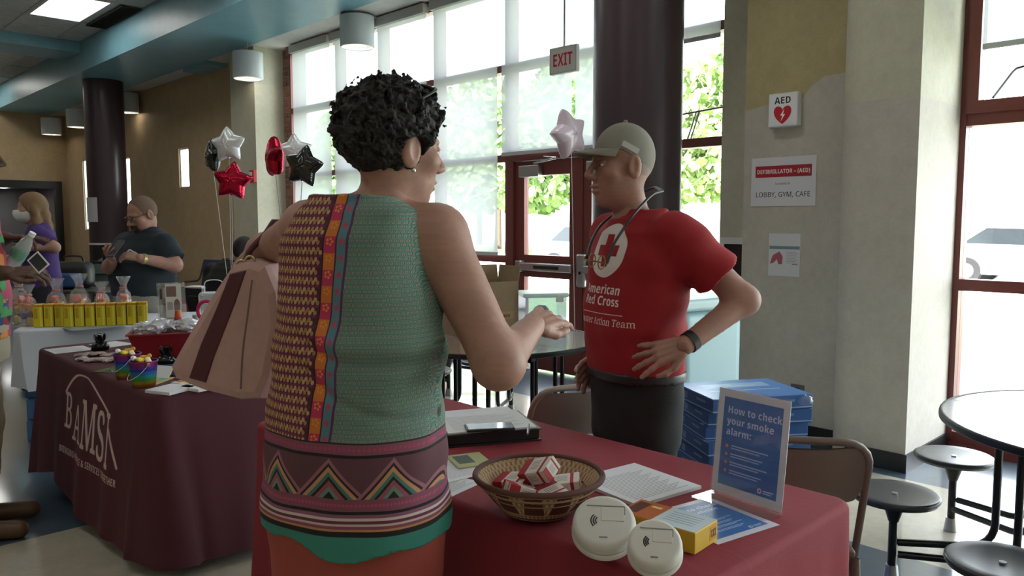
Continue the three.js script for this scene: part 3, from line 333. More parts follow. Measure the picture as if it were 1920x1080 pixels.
{ const p = V(-.965, TY, -1.405), t = thing('yellow_carton', 'yellow carton with a pale label beside the smoke alarms', 'carton', V(p.x, TY + .001, p.z), .08), yel = std(rgb(.62, .40, .03), .5);
  obj('body', mv(rb(.19, .046, .10, .002), 0, .023, 0), yel, t); obj('top_print', rot(card(.188, .098, .0006), -Math.PI / 2).translate(0, .0465, 0), print(256, 160, (g) => { g.fillStyle = '#c7d4dc'; g.fillRect(0, 0, 256, 160); g.fillStyle = '#b8632c'; g.fillRect(0, 0, 110, 160); g.fillStyle = '#5a2a14'; g.fillRect(8, 20, 40, 110); g.fillStyle = '#e8c890'; g.fillRect(58, 30, 34, 18); g.fillStyle = '#8fa8b4'; for (let k = 0; k < 5; k++) g.fillRect(130, 30 + k * 20, 100, 6); }), t); obj('side_print', mv(rot(card(.03, .03, .0005), 0, Math.PI / 2), .0953, .024, -.03), print(64, 64, (g) => { g.fillStyle = '#c89010'; g.fillRect(0, 0, 64, 64); g.strokeStyle = '#3a2a08'; g.lineWidth = 6; for (let k = 0; k < 3; k++) { g.beginPath(); g.moveTo(12 + k * 16, 14); g.lineTo(22 + k * 16, 50); g.moveTo(22 + k * 16, 14); g.lineTo(12 + k * 16, 50); g.stroke(); } }), t); }
// acrylic stand and flyer
const alarmPoster = (flat) => print(440, 560, (g, w, h) => { g.fillStyle = '#cfd0dc'; g.fillRect(0, 0, w, h); g.fillStyle = '#3f6fb4'; g.fillRect(38, 42, w - 76, h - 90); g.fillStyle = '#c9d2ea'; g.font = 'bold 52px sans-serif'; ['How to check', 'your smoke', 'alarm:'].forEach((s, k) => g.fillText(s, 64, 125 + k * 58)); g.font = '22px sans-serif'; for (let k = 0; k < 4; k++) { g.fillStyle = '#e08a4a'; g.beginPath(); g.arc(78, 300 + k * 44, 9, 0, 7); g.fill(); g.fillStyle = '#a9bce0'; g.fillRect(104, 292 + k * 44, 230 - 30 * (k % 2), 7); g.fillRect(104, 306 + k * 44, 180, 6); } g.fillStyle = '#d8dcea'; g.beginPath(); g.arc(300, 486, 13, 0, 7); g.fill(); g.fillStyle = '#c23040'; g.fillRect(297, 478, 6, 16); g.fillRect(292, 483, 16, 6); g.fillStyle = '#c9d2ea'; g.fillRect(322, 478, 60, 6); g.fillRect(322, 490, 48, 5); }, .35);
{ const a = onY(1336, 922, TY), b = onY(1464, 966, TY), d = b.clone().sub(a), t = thing('acrylic_sign_stand', 'upright clear stand with a blue smoke alarm poster', 'sign stand', a.clone().add(b).multiplyScalar(.5), Math.atan2(-d.z, d.x)); t.position.y = TY + .001; const w = d.length() + .01; obj('poster', mv(rot(card(w - .004, .262, .0012), -.1), 0, .135, -.012), alarmPoster(), t); const cl = std(0xffffff, .04, { transmission: 1, thickness: 0 }); obj('clear_panel', mv(rot(bx(-w / 2, w / 2, -.135, .135, .0015, .004), -.1), 0, .136, -.012), cl, t); obj('foot', [bx(-w / 2, w / 2, 0, .003, 0, .075)], cl, t); }
sheet('alarm_flyer', [1346, 1022], [1462, 985], .215, .001, alarmPoster(), 'blue smoke alarm flyer lying before the clear stand', 'flyer');
// maroon table goods
function pail(u, v, label) { const p = onY(u, v, TY), t = thing('rainbow_pail', label, 'pail', V(p.x, TY + .001, p.z)); const m = std(0xffffff, .25, { metalness: .6, side: THREE.DoubleSide, map: canvasTex(8, 128, (g) => { ['#8a2a6a', '#6a2a8a', '#2a3a9a', '#2a6ab0', '#2a8a8a', '#3a8a3a', '#8a7a2a', '#8a4a20'].forEach((c, k, a) => { g.fillStyle = c; g.fillRect(0, k * 16, 8, 16); }); }) });
  obj('body', new THREE.CylinderGeometry(.056, .046, .104, 36, 1, true).translate(0, .053, 0), m, t); obj('floor_disc', mv(cyl(.0455, .0455, .004, 30), 0, .003, 0), chrome, t); obj('rim', new THREE.TorusGeometry(.0565, .0028, 6, 40).rotateX(Math.PI / 2).translate(0, .106, 0), m, t); obj('handle', tube([V(-.057, .095, 0), V(-.05, .06, .03), V(-.02, .035, .058), V(.02, .035, .058), V(.05, .06, .03), V(.057, .095, 0)], .0018, 40, 6), chrome, t); for (const s of [-1, 1]) obj('lug', mv(rb(.006, .014, .012, .002), s * .058, .096, 0), chrome, t);
  [['#e0b020', -.02, .01], ['#e8c840', .015, .015], ['#c89018', .0, -.02], ['#f0e0c0', .028, -.012], ['#d8a828', -.03, -.015], ['#f0f0e8', -.005, .034]].forEach(([c, x, z], k) => { const o = obj('candy_piece', mv(rot(rb(.034, .018, .022, .008), k, k * 2, k * .7), p.x + x, TY + .108 + (k % 3) * .006, p.z + z), std(new THREE.Color(c), .4)); tag(o, 'wrapped candy piece heaped in a rainbow pail', 'candy', 'candy in the rainbow pails'); }); }
pail(270, 724, 'rainbow metal pail nearer the white booklets'); pail(240, 708, 'rainbow metal pail nearer the balloon weight');
function weight(u, v, label) { const p = onY(u, v, TY), t = thing('balloon_weight', label, 'balloon weight', V(p.x, TY + .001, p.z)); const m = std(rgb(.02, .025, .022), .15, { metalness: .6 }); obj('base', lathe([[0, 0], [.044, 0], [.046, .02], [.036, .038], [.012, .045], [0, .045]], 24), m, t); obj('bow', [0, 1, 2, 3, 4, 5].map((k) => rot(mv(slab([[0, 0], [.012, .02], [.006, .046], [-.008, .05], [-.012, .02]], .003), .008, .04, 0), .3, k * 1.05, 0)), m, t, 'shiny black foil bow'); }
weight(188, 656, 'black foil balloon weight on the white sheets'); weight(312, 682, 'black foil balloon weight before the red tub');
{ const a = onY(262, 674, TY), b = onY(384, 668, TY), d = b.clone().sub(a), t = thing('red_tub', 'red plastic tub full of plastic wrapped goods', 'tub', a.clone().add(b).multiplyScalar(.5), Math.atan2(-d.z, d.x)); t.position.y = TY + .001; const red = std(rgb(.22, .012, .016), .35), w = d.length() + .02, dp = .24, H = .125;
  const side = (x0, z0, x1, z1) => { const o = .035, g = new THREE.BufferGeometry(); const n = Math.hypot(x0, z0), s = (w / 2 + o) / (w / 2), q = (dp / 2 + o) / (dp / 2); g.setAttribute('position', new THREE.Float32BufferAttribute([x0, .002, z0, x1, .002, z1, x1 * s, H, z1 * q, x0 * s, H, z0 * q], 3)); g.setIndex([0, 1, 2, 0, 2, 3]); g.computeVertexNormals(); return g.toNonIndexed(); };
  const X = w / 2, Z = dp / 2, walls = [side(-X, Z, X, Z), side(X, Z, X, -Z), side(X, -Z, -X, -Z), side(-X, -Z, -X, Z), bx(-X, X, 0, .004, -Z, Z)].map((g) => g.index ? g.toNonIndexed() : g); red.side = THREE.DoubleSide; const b2 = obj('body', walls, red, t); b2.position.z = -dp / 2; const rim = obj('rim', [bx(-X - .045, X + .045, H - .004, H + .004, Z + .03, Z + .045), bx(-X - .045, X + .045, H - .004, H + .004, -Z - .045, -Z - .03), bx(-X - .045, -X - .03, H - .004, H + .004, -Z - .03, Z + .03), bx(X + .03, X + .045, H - .004, H + .004, -Z - .03, Z + .03)], red, t); rim.position.z = -dp / 2;
  const foil = std(rgb(.55, .55, .6), .22, { metalness: .3 }); for (let k = 0; k < 5; k++) { const g = crumple(.056 + .008 * (k % 2), .036, .055, 40 + k); const o = obj('wrapped_pack', g, foil); o.position.copy(t.localToWorld(V(-.15 + k * .075, H + .004 + (k % 2) * .022, -dp / 2 + (k % 2 ? .055 : -.055)))); o.rotation.set(.2, k * 1.3, .25 * (k % 2 ? 1 : -1)); tag(o, 'clear plastic wrapped pack heaped in the red tub', 'wrapped pack', 'wrapped packs in the red tub'); } }
function crumple(rx, ry, rz, k) { const g = new THREE.IcosahedronGeometry(1, 3), p = g.attributes.position; for (let i = 0; i < p.count; i++) { const x = p.getX(i), y = p.getY(i), z = p.getZ(i); const s = 1 + .28 * (hash(Math.round(x * 9), Math.round(y * 9 + z * 31), k) - .5); p.setXYZ(i, x * rx * s, y * ry * s, z * rz * s); } g.computeVertexNormals(); return g; }
{ const p = onY(372, 655, TY), t = thing('pink_jug', 'pink translucent jug with a ring handle beside the tub', 'jug', V(p.x - .16, TY + .001, p.z - .12), .6), m = std(rgb(.75, .06, .22), .15, { transmission: .45, thickness: 0 }); obj('body', lathe([[0, 0], [.05, 0], [.062, .03], [.06, .09], [.045, .125], [.028, .14], [.026, .15], [.02, .15]], 32), m, t); obj('handle', new THREE.TorusGeometry(.055, .011, 10, 36).translate(0, .185, 0), m, t); }
{ const p = onY(328, 652, TY), t = thing('red_bottle', 'small red bottle with an orange cap behind the tub', 'bottle', V(p.x - .25, TY + .001, p.z - .12)); obj('body', lathe([[0, 0], [.03, 0], [.033, .01], [.033, .1], [.02, .135], [.015, .14]], 24), std(rgb(.45, .04, .05), .3), t); obj('cap', mv(cyl(.017, .02, .035, 20), 0, .155, 0), std(rgb(.65, .14, .03), .4), t); const q = thing('white_bottle', 'small white bottle with a grey cap behind the tub', 'bottle', V(p.x - .2, TY + .001, p.z - .2)); obj('body', lathe([[0, 0], [.03, 0], [.032, .01], [.032, .085], [.018, .11], [.015, .12]], 24), std(rgb(.6, .6, .6), .35), q); obj('cap', mv(cyl(.018, .018, .028, 20), 0, .132, 0), std(rgb(.35, .36, .36), .4), q); }
const flyerMat = (c, k) => print(128, 128, (g) => { g.fillStyle = c[0]; g.fillRect(0, 0, 128, 128); g.fillStyle = c[1]; g.fillRect(8, 10, 80, 40); g.beginPath(); g.arc(90, 85, 26, 0, 7); g.fill(); g.fillStyle = c[2] || '#ddd'; g.fillRect(12, 70, 44, 30); });
sheet('booklet', [318, 742], [368, 729], .13, .012, blankPage, 'thick blank white booklet at the maroon table corner', 'booklet'); sheet('booklet', [372, 736], [430, 724], .12, .012, textPage(6, '#b04040'), 'white booklet with red type near the handbag', 'booklet'); sheet('leaflet', [345, 722], [418, 708], .09, .002, flyerMat(['#d8d4c0', '#c85a28', '#c8b838']), 'white and orange leaflet behind the booklets', 'leaflet', TY + .001);
sheet('leaflet', [290, 723], [330, 708], .1, .002, flyerMat(['#c8a868', '#58a890', '#d87848']), 'green and orange leaflet by the rainbow pails', 'leaflet'); sheet('leaflet', [330, 712], [400, 706], .10, .002, flyerMat(['#4a2a80', '#b03a5a', '#3a4ab0']), 'purple glossy leaflet behind the booklets', 'leaflet'); sheet('leaflet', [330, 686], [362, 676], .1, .002, flyerMat(['#3a6a98', '#7898b0', '#28507a']), 'blue leaflet under the foil weight', 'leaflet'); sheet('leaflet', [205, 700], [245, 690], .1, .002, flyerMat(['#38421e', '#5a6a28', '#2a3018']), 'dark green leaflet beside the rainbow pails', 'leaflet'); sheet('leaflet', [425, 730], [475, 722], .1, .002, flyerMat(['#a8aca8', '#8a9890', '#c0c4c0']), 'grey green leaflet under the handbag', 'leaflet');
{ const p = onY(310, 706, TY), o = obj('tent_card', [rot(bx(-.05, .05, -.03, .03, -.001, .001), -.7).translate(0, .024, .02), rot(bx(-.05, .05, -.03, .03, -.001, .001), .7).translate(0, .024, -.02)], paper); o.position.set(p.x, TY + .001, p.z); o.rotation.y = .5; tag(o, 'folded white tent card behind the rainbow pails', 'card'); }
sheet('paper_sheet', [103, 664], [178, 656], .2, .001, pageB, 'white sheet at the far end of the maroon table', 'paper'); sheet('paper_sheet', [205, 652], [255, 645], .2, .001, blankPage, 'white sheet between foil weight and red tub', 'paper');
for (let k = 0; k < 14; k++) { const p = onY(150 + (k % 7) * 12 + rnd() * 6, 666 + Math.floor(k / 7) * 9 + rnd() * 5, TY), o = obj('cellophane_candy', crumple(.032, .010, .022, 70 + k), std(rgb(.42, .33, .32), .2, { metalness: .2 })); o.position.set(p.x, TY + .011, p.z); o.rotation.y = rnd() * 6; tag(o, 'flat cellophane wrapped candy spread on the maroon cloth', 'candy', 'candy spread on the maroon cloth'); }
// white table goods
const WP = (s, d, y = TY) => V(-5.74, y, -1.17).addScaledVector(WD, s).addScaledVector(WN, d);
const yellowPrint = print(64, 128, (g) => { g.fillStyle = '#c8b41c'; g.fillRect(0, 0, 64, 128); g.fillStyle = '#d8cc50'; g.fillRect(44, 0, 12, 128); g.fillStyle = '#a89018'; g.fillRect(6, 20, 24, 60); g.fillStyle = '#c07a20'; g.fillRect(0, 0, 64, 12); }, .45);
for (let k = 0; k < 11; k++) { const q = WP(.13 + k * .062, .09 + (k < 3 ? .05 : 0)), o = obj('yellow_box', mv(rb(.054, .145, .10, .002), 0, .0725, 0), yellowPrint); o.position.copy(q); o.position.y += .003; o.rotation.y = WT + (rnd() - .5) * .06; tag(o, 'small upright yellow box in the row on the white table', 'box', 'yellow boxes on the white table'); }
const cello = std(rgb(.94, .94, .95), .12, { transmission: .9, thickness: 0, side: THREE.DoubleSide });
for (let k = 0; k < 6; k++) { const q = WP([.05, .2, .34, .47, .60, -.03][k], [.22, .30, .30, .32, .36, .34][k]), H = .27 + .03 * (k % 3), t = thing('gift_bag', 'clear cellophane gift bag tied over colourful sweets', 'gift bag', q, k * .8, 'cellophane gift bags on the white table'); t.position.y += .003;
  const gp = lathe([[0, 0], [.056, 0], [.065, .03], [.064, H * .45], [.05, H * .62], [.018, H * .74], [.03, H * .85], [.055, H]], 28), pos = gp.attributes.position; for (let i = 0; i < pos.count; i++) { const a = Math.atan2(pos.getZ(i), pos.getX(i)), r = 1 + .12 * Math.sin(a * 5 + k) * (pos.getY(i) / H) + .08 * (hash(i % 29, Math.floor(pos.getY(i) * 50), k) - .5); pos.setX(i, pos.getX(i) * r); pos.setZ(i, pos.getZ(i) * r * .8); } gp.computeVertexNormals(); obj('wrap', gp, cello, t); obj('ribbon', new THREE.TorusGeometry(.021, .005, 6, 18).rotateX(Math.PI / 2).translate(0, H * .74, 0), std(rgb(.5, .1, .12), .3), t);
  [[.6, .5, .12], [.16, .13, .34], [.6, .42, .06], [.7, .24, .06], [.6, .12, .08]].forEach((c, j) => obj('sweet_pack', mv(rot(rb(.058, .045, .03, .008), .3 * j, j * 1.7 + k, .2 * j), .018 * Math.cos(j * 2.4), .03 + j * .033, .018 * Math.sin(j * 2.4)), std(rgb(...c), .35), t)); }
sheet('place_mat', [135, 621], [235, 612], .2, .002, std(rgb(.28, .34, .36), .5), 'grey green mat on the white table', 'mat', TY); sheet('place_mat', [25, 614], [115, 611], .2, .002, std(rgb(.38, .28, .25), .6), 'brown mat on the white table', 'mat', TY);
{ const q = WP(.93, .12), t = thing('brochure_holder', 'slanted clear holder of brochures on the white table', 'brochure holder', q, WT + .15); t.position.y += .003; const cl = std(0xffffff, .05, { transmission: .92, thickness: 0 }); obj('back', rot(bx(-.09, .09, 0, .27, -.002, .002), -.22), cl, t); obj('front', mv(rot(bx(-.09, .09, 0, .12, -.002, .002), -.22), 0, 0, .04), cl, t); obj('foot', bx(-.09, .09, 0, .004, -.07, .045), cl, t); for (let k = 0; k < 3; k++) { const o = obj('brochure', mv(rot(card(.1, .23, .003), -.22), -.03 + k * .02, .13 + k * .008, .02 - .026 + k * .006), flyerMat([['#8a8a88', '#50403a', '#b0a898'], ['#787068', '#a09890', '#4a3a38'], ['#c0bcb4', '#6a5048', '#8a8078']][k]), scene); o.applyMatrix4(t.matrixWorld.compose(t.position, t.quaternion, t.scale)); tag(o, 'brochure standing in the clear holder', 'brochure', 'brochures in the clear holder'); } }
{ const q = WP(1.2, .12), t = thing('plastic_bag', 'clear plastic carrier bag beside the brochure holder', 'bag', q, WT); t.position.y += .003; const g = rb(.2, .2, .1, .03, 4), p = g.attributes.position; for (let i = 0; i < p.count; i++) { const n = hash(Math.round(p.getX(i) * 60), Math.round(p.getY(i) * 60), 4); p.setZ(i, p.getZ(i) * (1 + .4 * (n - .5))); } g.computeVertexNormals(); const cl = std(rgb(.85, .87, .88), .2, { transmission: .7, thickness: 0 }); obj('pouch', mv(g, 0, .1, 0), cl, t); obj('handle', tube([V(-.06, .19, 0), V(-.05, .27, 0), V(.05, .27, 0), V(.06, .19, 0)], .004, 24, 6), std(rgb(.7, .72, .72), .3), t); }
for (let k = 0; k < 4; k++) { const o = obj('blue_case', mv(rb(.42, .14, .3, .012), 0, .07, 0), std(rgb(.06, .17, .38), .5)); o.position.copy(WP(.24, .25, .001 + k * .142)); o.rotation.y = WT + (k % 2) * .05; obj('label_strip', mv(rb(.2, .05, .002, .0008), 0, .07, .1505), std(rgb(.4, .5, .65), .6), o); tag(o, 'flat blue carton stacked under the white table', 'carton', 'blue cartons under the white table'); }
// blue carton stack behind the red table
{ const c = at(1388, 758, 3.0); let y = .001; const side = print(256, 48, (g) => { g.fillStyle = '#2f5f9e'; g.fillRect(0, 0, 256, 48); g.fillStyle = '#8fb0d8'; g.fillRect(0, 40, 256, 4); g.fillStyle = '#6a90c4'; g.fillRect(60, 10, 26, 24); g.fillRect(150, 14, 60, 8); }), top = print(256, 256, (g) => { g.fillStyle = '#4f86c8'; g.fillRect(0, 0, 256, 256); g.fillStyle = '#8db8e4'; g.fillRect(40, 50, 176, 60); g.fillStyle = '#bcd6f0'; g.fillRect(60, 66, 60, 12); g.fillRect(60, 86, 120, 8); g.fillRect(30, 150, 190, 6); }, .25);
  for (let k = 0; k < 15; k++) { const o = obj('flat_blue_carton', mv(rb(.40, .052, .30, .003), 0, .026, 0), side); o.position.set(c.x + (rnd() - .5) * .03, y, c.z + (rnd() - .5) * .03); o.rotation.y = .98 + (rnd() - .5) * .1 + (k === 14 ? .06 : 0); y += .0535; if (k === 14) { obj('lid_print', rot(card(.395, .295, .0006), -Math.PI / 2).translate(0, .0525, 0), top, o); obj('wrap_corner', mv(crumple(.03, .02, .02, 3), .17, .03, .15), cello, o); } tag(o, k === 14 ? 'flat blue carton with printed lid atop its stack' : 'flat blue carton in the stack behind the red table', 'carton', k === 14 ? undefined : 'flat blue cartons behind the red table'); } }
// folding chairs
function foldingChair(p, turn, label, col) { const t = thing('folding_chair', label, 'chair', p, turn), m = std(col, .45, { metalness: .2 }), W = .21;
  obj('back_frame', bent([V(-W, 0, .20), V(-W, .45, .02), V(-W + .005, .80, -.13), V(W - .005, .80, -.13), V(W, .45, .02), V(W, 0, .20)], .0115, .09), m, t); const bk = new THREE.PlaneGeometry(.40, .2, 16, 8), q = bk.attributes.position; for (let i = 0; i < q.count; i++) { const x = q.getX(i), y = q.getY(i); q.setZ(i, -.03 * (1 - (x / .2) ** 2)); if (Math.abs(x) > .15 && Math.abs(y) > .05) q.setX(i, x * (1 - .25 * (Math.abs(y) - .05) / .05 * (Math.abs(x) - .15) / .05 * .4)); } bk.computeVertexNormals(); const bk2 = bk.clone().translate(0, 0, -.006); const m2 = m.clone(); m2.side = THREE.DoubleSide; obj('backrest', [bk, bk2].map((g) => rot(g, -.38).translate(0, .70, -.085)), m2, t);
  obj('seat', mv(rb(.38, .025, .38, .01), 0, .44, .13), m, t); obj('front_leg', bent([V(-W + .02, .43, -.06), V(-W + .02, 0, -.16)], .0115), m, t); obj('front_leg', bent([V(W - .02, .43, -.06), V(W - .02, 0, -.16)], .0115), m, t); obj('stretcher', [rod(V(-W, .12, .15), V(W, .12, .15), .008)], m, t); return t; }
{ const c = at(1478, 880, 2.42); foldingChair(V(c.x, 0, c.z), .98 + Math.PI - .35, 'brown metal folding chair beside the red table corner', rgb(.16, .115, .10)); const d = at(1062, 800, 3.16); foldingChair(V(d.x, 0, d.z), .75 + Math.PI + .5, 'tan metal folding chair behind the person in a cap', rgb(.33, .24, .20)); }
// carton and bin on the brown cafeteria table
{ const a = onY(862, 632, .69), b = onY(972, 622, .69), t = thing('open_carton', 'open brown cardboard carton on the cafeteria table', 'carton', V((a.x + b.x) / 2, .693, (a.z + b.z) / 2), Math.atan2(-(b.z - a.z), b.x - a.x)), w = a.distanceTo(b), cm = std(rgb(.34, .25, .15), .85, { map: fine }); const W = w, H = .34, Dp = .26;
  obj('front_wall', bx(-W / 2, W / 2, 0, H, -.004, 0), cm, t); obj('back_wall', bx(-W / 2, W / 2, 0, H, -Dp, -Dp + .004), cm, t); obj('side_wall', bx(-W / 2, -W / 2 + .004, 0, H, -Dp + .004, -.004), cm, t); obj('side_wall', bx(W / 2 - .004, W / 2, 0, H, -Dp + .004, -.004), cm, t); obj('base', bx(-W / 2 + .004, W / 2 - .004, 0, .004, -Dp + .004, -.004), cm, t); obj('flap', rot(bx(0, .004, 0, .1, -Dp, 0), 0, 0, -.12).translate(W / 2, H, 0), cm, t); obj('flap', rot(bx(-W / 2, W / 2, 0, .1, 0, .004), -.15).translate(0, H, -Dp), cm, t);
  obj('print', mv(card(.16, .05, .0006), W / 2 - .12, .115, .0004), print(320, 100, (g) => { g.fillStyle = '#a38a67'; g.fillRect(0, 0, 320, 100); g.fillStyle = '#201c18'; g.font = 'bold 52px sans-serif'; g.fillText('NEMIX', 96, 76, 200); g.strokeStyle = '#201c18'; g.lineWidth = 9; g.beginPath(); g.moveTo(10, 74); g.lineTo(50, 26); g.lineTo(86, 74); g.moveTo(36, 74); g.lineTo(62, 48); g.stroke(); }), t, 'black printed maker mark'); }
{ const a = onY(985, 624, .69), b = onY(1062, 622, .69), t = thing('storage_bin', 'clear plastic storage bin with a pale blue lid', 'storage bin', V((a.x + b.x) / 2, .693, (a.z + b.z) / 2), Math.atan2(-(b.z - a.z), b.x - a.x)), w = a.distanceTo(b), cl = std(rgb(.85, .9, .95), .12, { transmission: .8, thickness: 0 }); obj('tub', [bx(-w / 2, w / 2, 0, .23, -.003, 0), bx(-w / 2, w / 2, 0, .23, -.26, -.257), bx(-w / 2, -w / 2 + .003, 0, .23, -.257, -.003), bx(w / 2 - .003, w / 2, 0, .23, -.257, -.003), bx(-w / 2, w / 2, 0, .004, -.257, -.003)], cl, t); obj('lid', mv(rb(w + .03, .03, .29, .01), 0, .245, -.13), std(rgb(.6, .72, .78), .3, { transmission: .3, thickness: 0 }), t); obj('latch', mv(rb(.05, .05, .012, .004), w / 2 - .05, .225, .012), M.white, t);
  [[-.08, .055, -.13, .06], [.07, .05, -.12, .055], [-.0, .13, -.14, .05]].forEach(([x, y, z, r], k) => { const o = obj('packed_bundle', crumple(r, r * .7, r, 20 + k), std(rgb(.2 + k * .1, .2, .24), .6)); o.position.copy(t.localToWorld(V(x, y, z))); tag(o, 'grey bundle packed in the clear storage bin', 'bundle', 'bundles in the storage bin'); }); t.updateMatrixWorld(); }
{ const c = at(1277, 640, 4.15), t = thing('recycling_bin', 'tall pale blue recycling bin with a lipped lid', 'bin', V(c.x, 0, c.z), -.2), m = std(rgb(.36, .54, .58), .4); obj('body', mv(rb(.46, 1.0, .46, .07, 4), 0, .5, 0), m, t); obj('lid', mv(rb(.5, .06, .5, .02), 0, 1.02, 0), std(rgb(.45, .62, .65), .4), t); obj('handle', [rod(V(-.18, .97, .27), V(.18, .97, .27), .014), rod(V(-.18, .97, .2), V(-.18, .97, .27), .012), rod(V(.18, .97, .2), V(.18, .97, .27), .012)], M.white, t, 'white handle'); }
// far background things
{ const c = at(212, 560, 8.9), t = thing('waste_bin', 'dark grey green waste bin before the far column', 'bin', V(c.x, 0, c.z), .4), m = std(rgb(.05, .065, .062), .6); obj('body', lathe([[0, 0], [.18, 0], [.2, .03], [.23, .85], [.22, .85], [.19, .03], [0, .02]], 28), m, t); obj('rim', new THREE.TorusGeometry(.228, .016, 8, 32).rotateX(Math.PI / 2).translate(0, .86, 0), m, t); const l = obj('lid', lathe([[.235, .86], [.2, .95], [.1, 1.02], [0, 1.03]], 28), m, t); obj('flap', mv(rb(.2, .09, .02, .008), 0, .95, .17), black, l); }
{ const c = at(140, 545, 8.2), t = thing('side_desk', 'small dark desk carrying the backpack', 'desk', V(c.x, 0, c.z), .6), m = std(rgb(.05, .045, .04), .6); obj('top', mv(rb(.9, .03, .5, .008), 0, .72, 0), m, t); for (const x of [-.4, .4]) for (const z of [-.2, .2]) obj('leg', mv(cyl(.018, .018, .705), x, .3525, z), m, t);
  const b = thing('backpack', 'black and blue backpack on the small desk', 'backpack', V(c.x, .737, c.z), .8); obj('body', mv(rb(.4, .28, .2, .08, 4), 0, .14, 0), black, b); obj('pocket', mv(rb(.28, .15, .06, .03, 3), 0, .09, .11), std(rgb(.02, .08, .22), .7), b); obj('strap', tube([V(-.1, .26, -.02), V(-.08, .33, 0), V(.08, .33, 0), V(.1, .26, -.02)], .012, 20, 6), black, b); }
function meetingChair(u, v, dpt, turn, label, col) { const c = at(u, v, dpt), t = thing('stacking_chair', label, 'chair', V(c.x, 0, c.z), turn), m = std(col, .55); const sh = (w, h, cz) => { const g = rb(w, h, .02, .009, 3); return g; }; obj('seat', mv(rb(.44, .03, .42, .014), 0, .45, 0), m, t); obj('backrest', rot(rb(.42, .40, .025, .012, 3), -.15).translate(0, .74, -.24), m, t); for (const s of [-1, 1]) { obj('side_frame', bent([V(s * .23, 0, .2), V(s * .23, .44, .16), V(s * .23, .66, .1), V(s * .23, .66, -.2), V(s * .21, .93, -.28)], .012, .06), tubeBlack, t); obj('rear_leg', bent([V(s * .23, .44, -.1), V(s * .23, 0, -.28)], .012), tubeBlack, t); } }
meetingChair(376, 560, 10.0, .35, 'purple blue stacking chair by the tan wall', rgb(.03, .03, .10)); meetingChair(334, 565, 9.0, 2.2, 'dark stacking chair with arm frames by the tan wall', rgb(.04, .035, .035));
{ const c = at(372, 566, 7.0), t = thing('black_crate', 'black crate on the far red table', 'crate', V(c.x, .748, c.z), .4); obj('body', [bx(-.14, .14, 0, .004, -.1, .1), bx(-.14, .14, 0, .1, -.1, -.09), bx(-.14, .14, 0, .1, .09, .1), bx(-.14, -.13, 0, .1, -.09, .09), bx(.13, .14, 0, .1, -.09, .09)], black, t); obj('papers', mv(rb(.2, .1, .12, .004), 0, .06, 0), paper, t); }
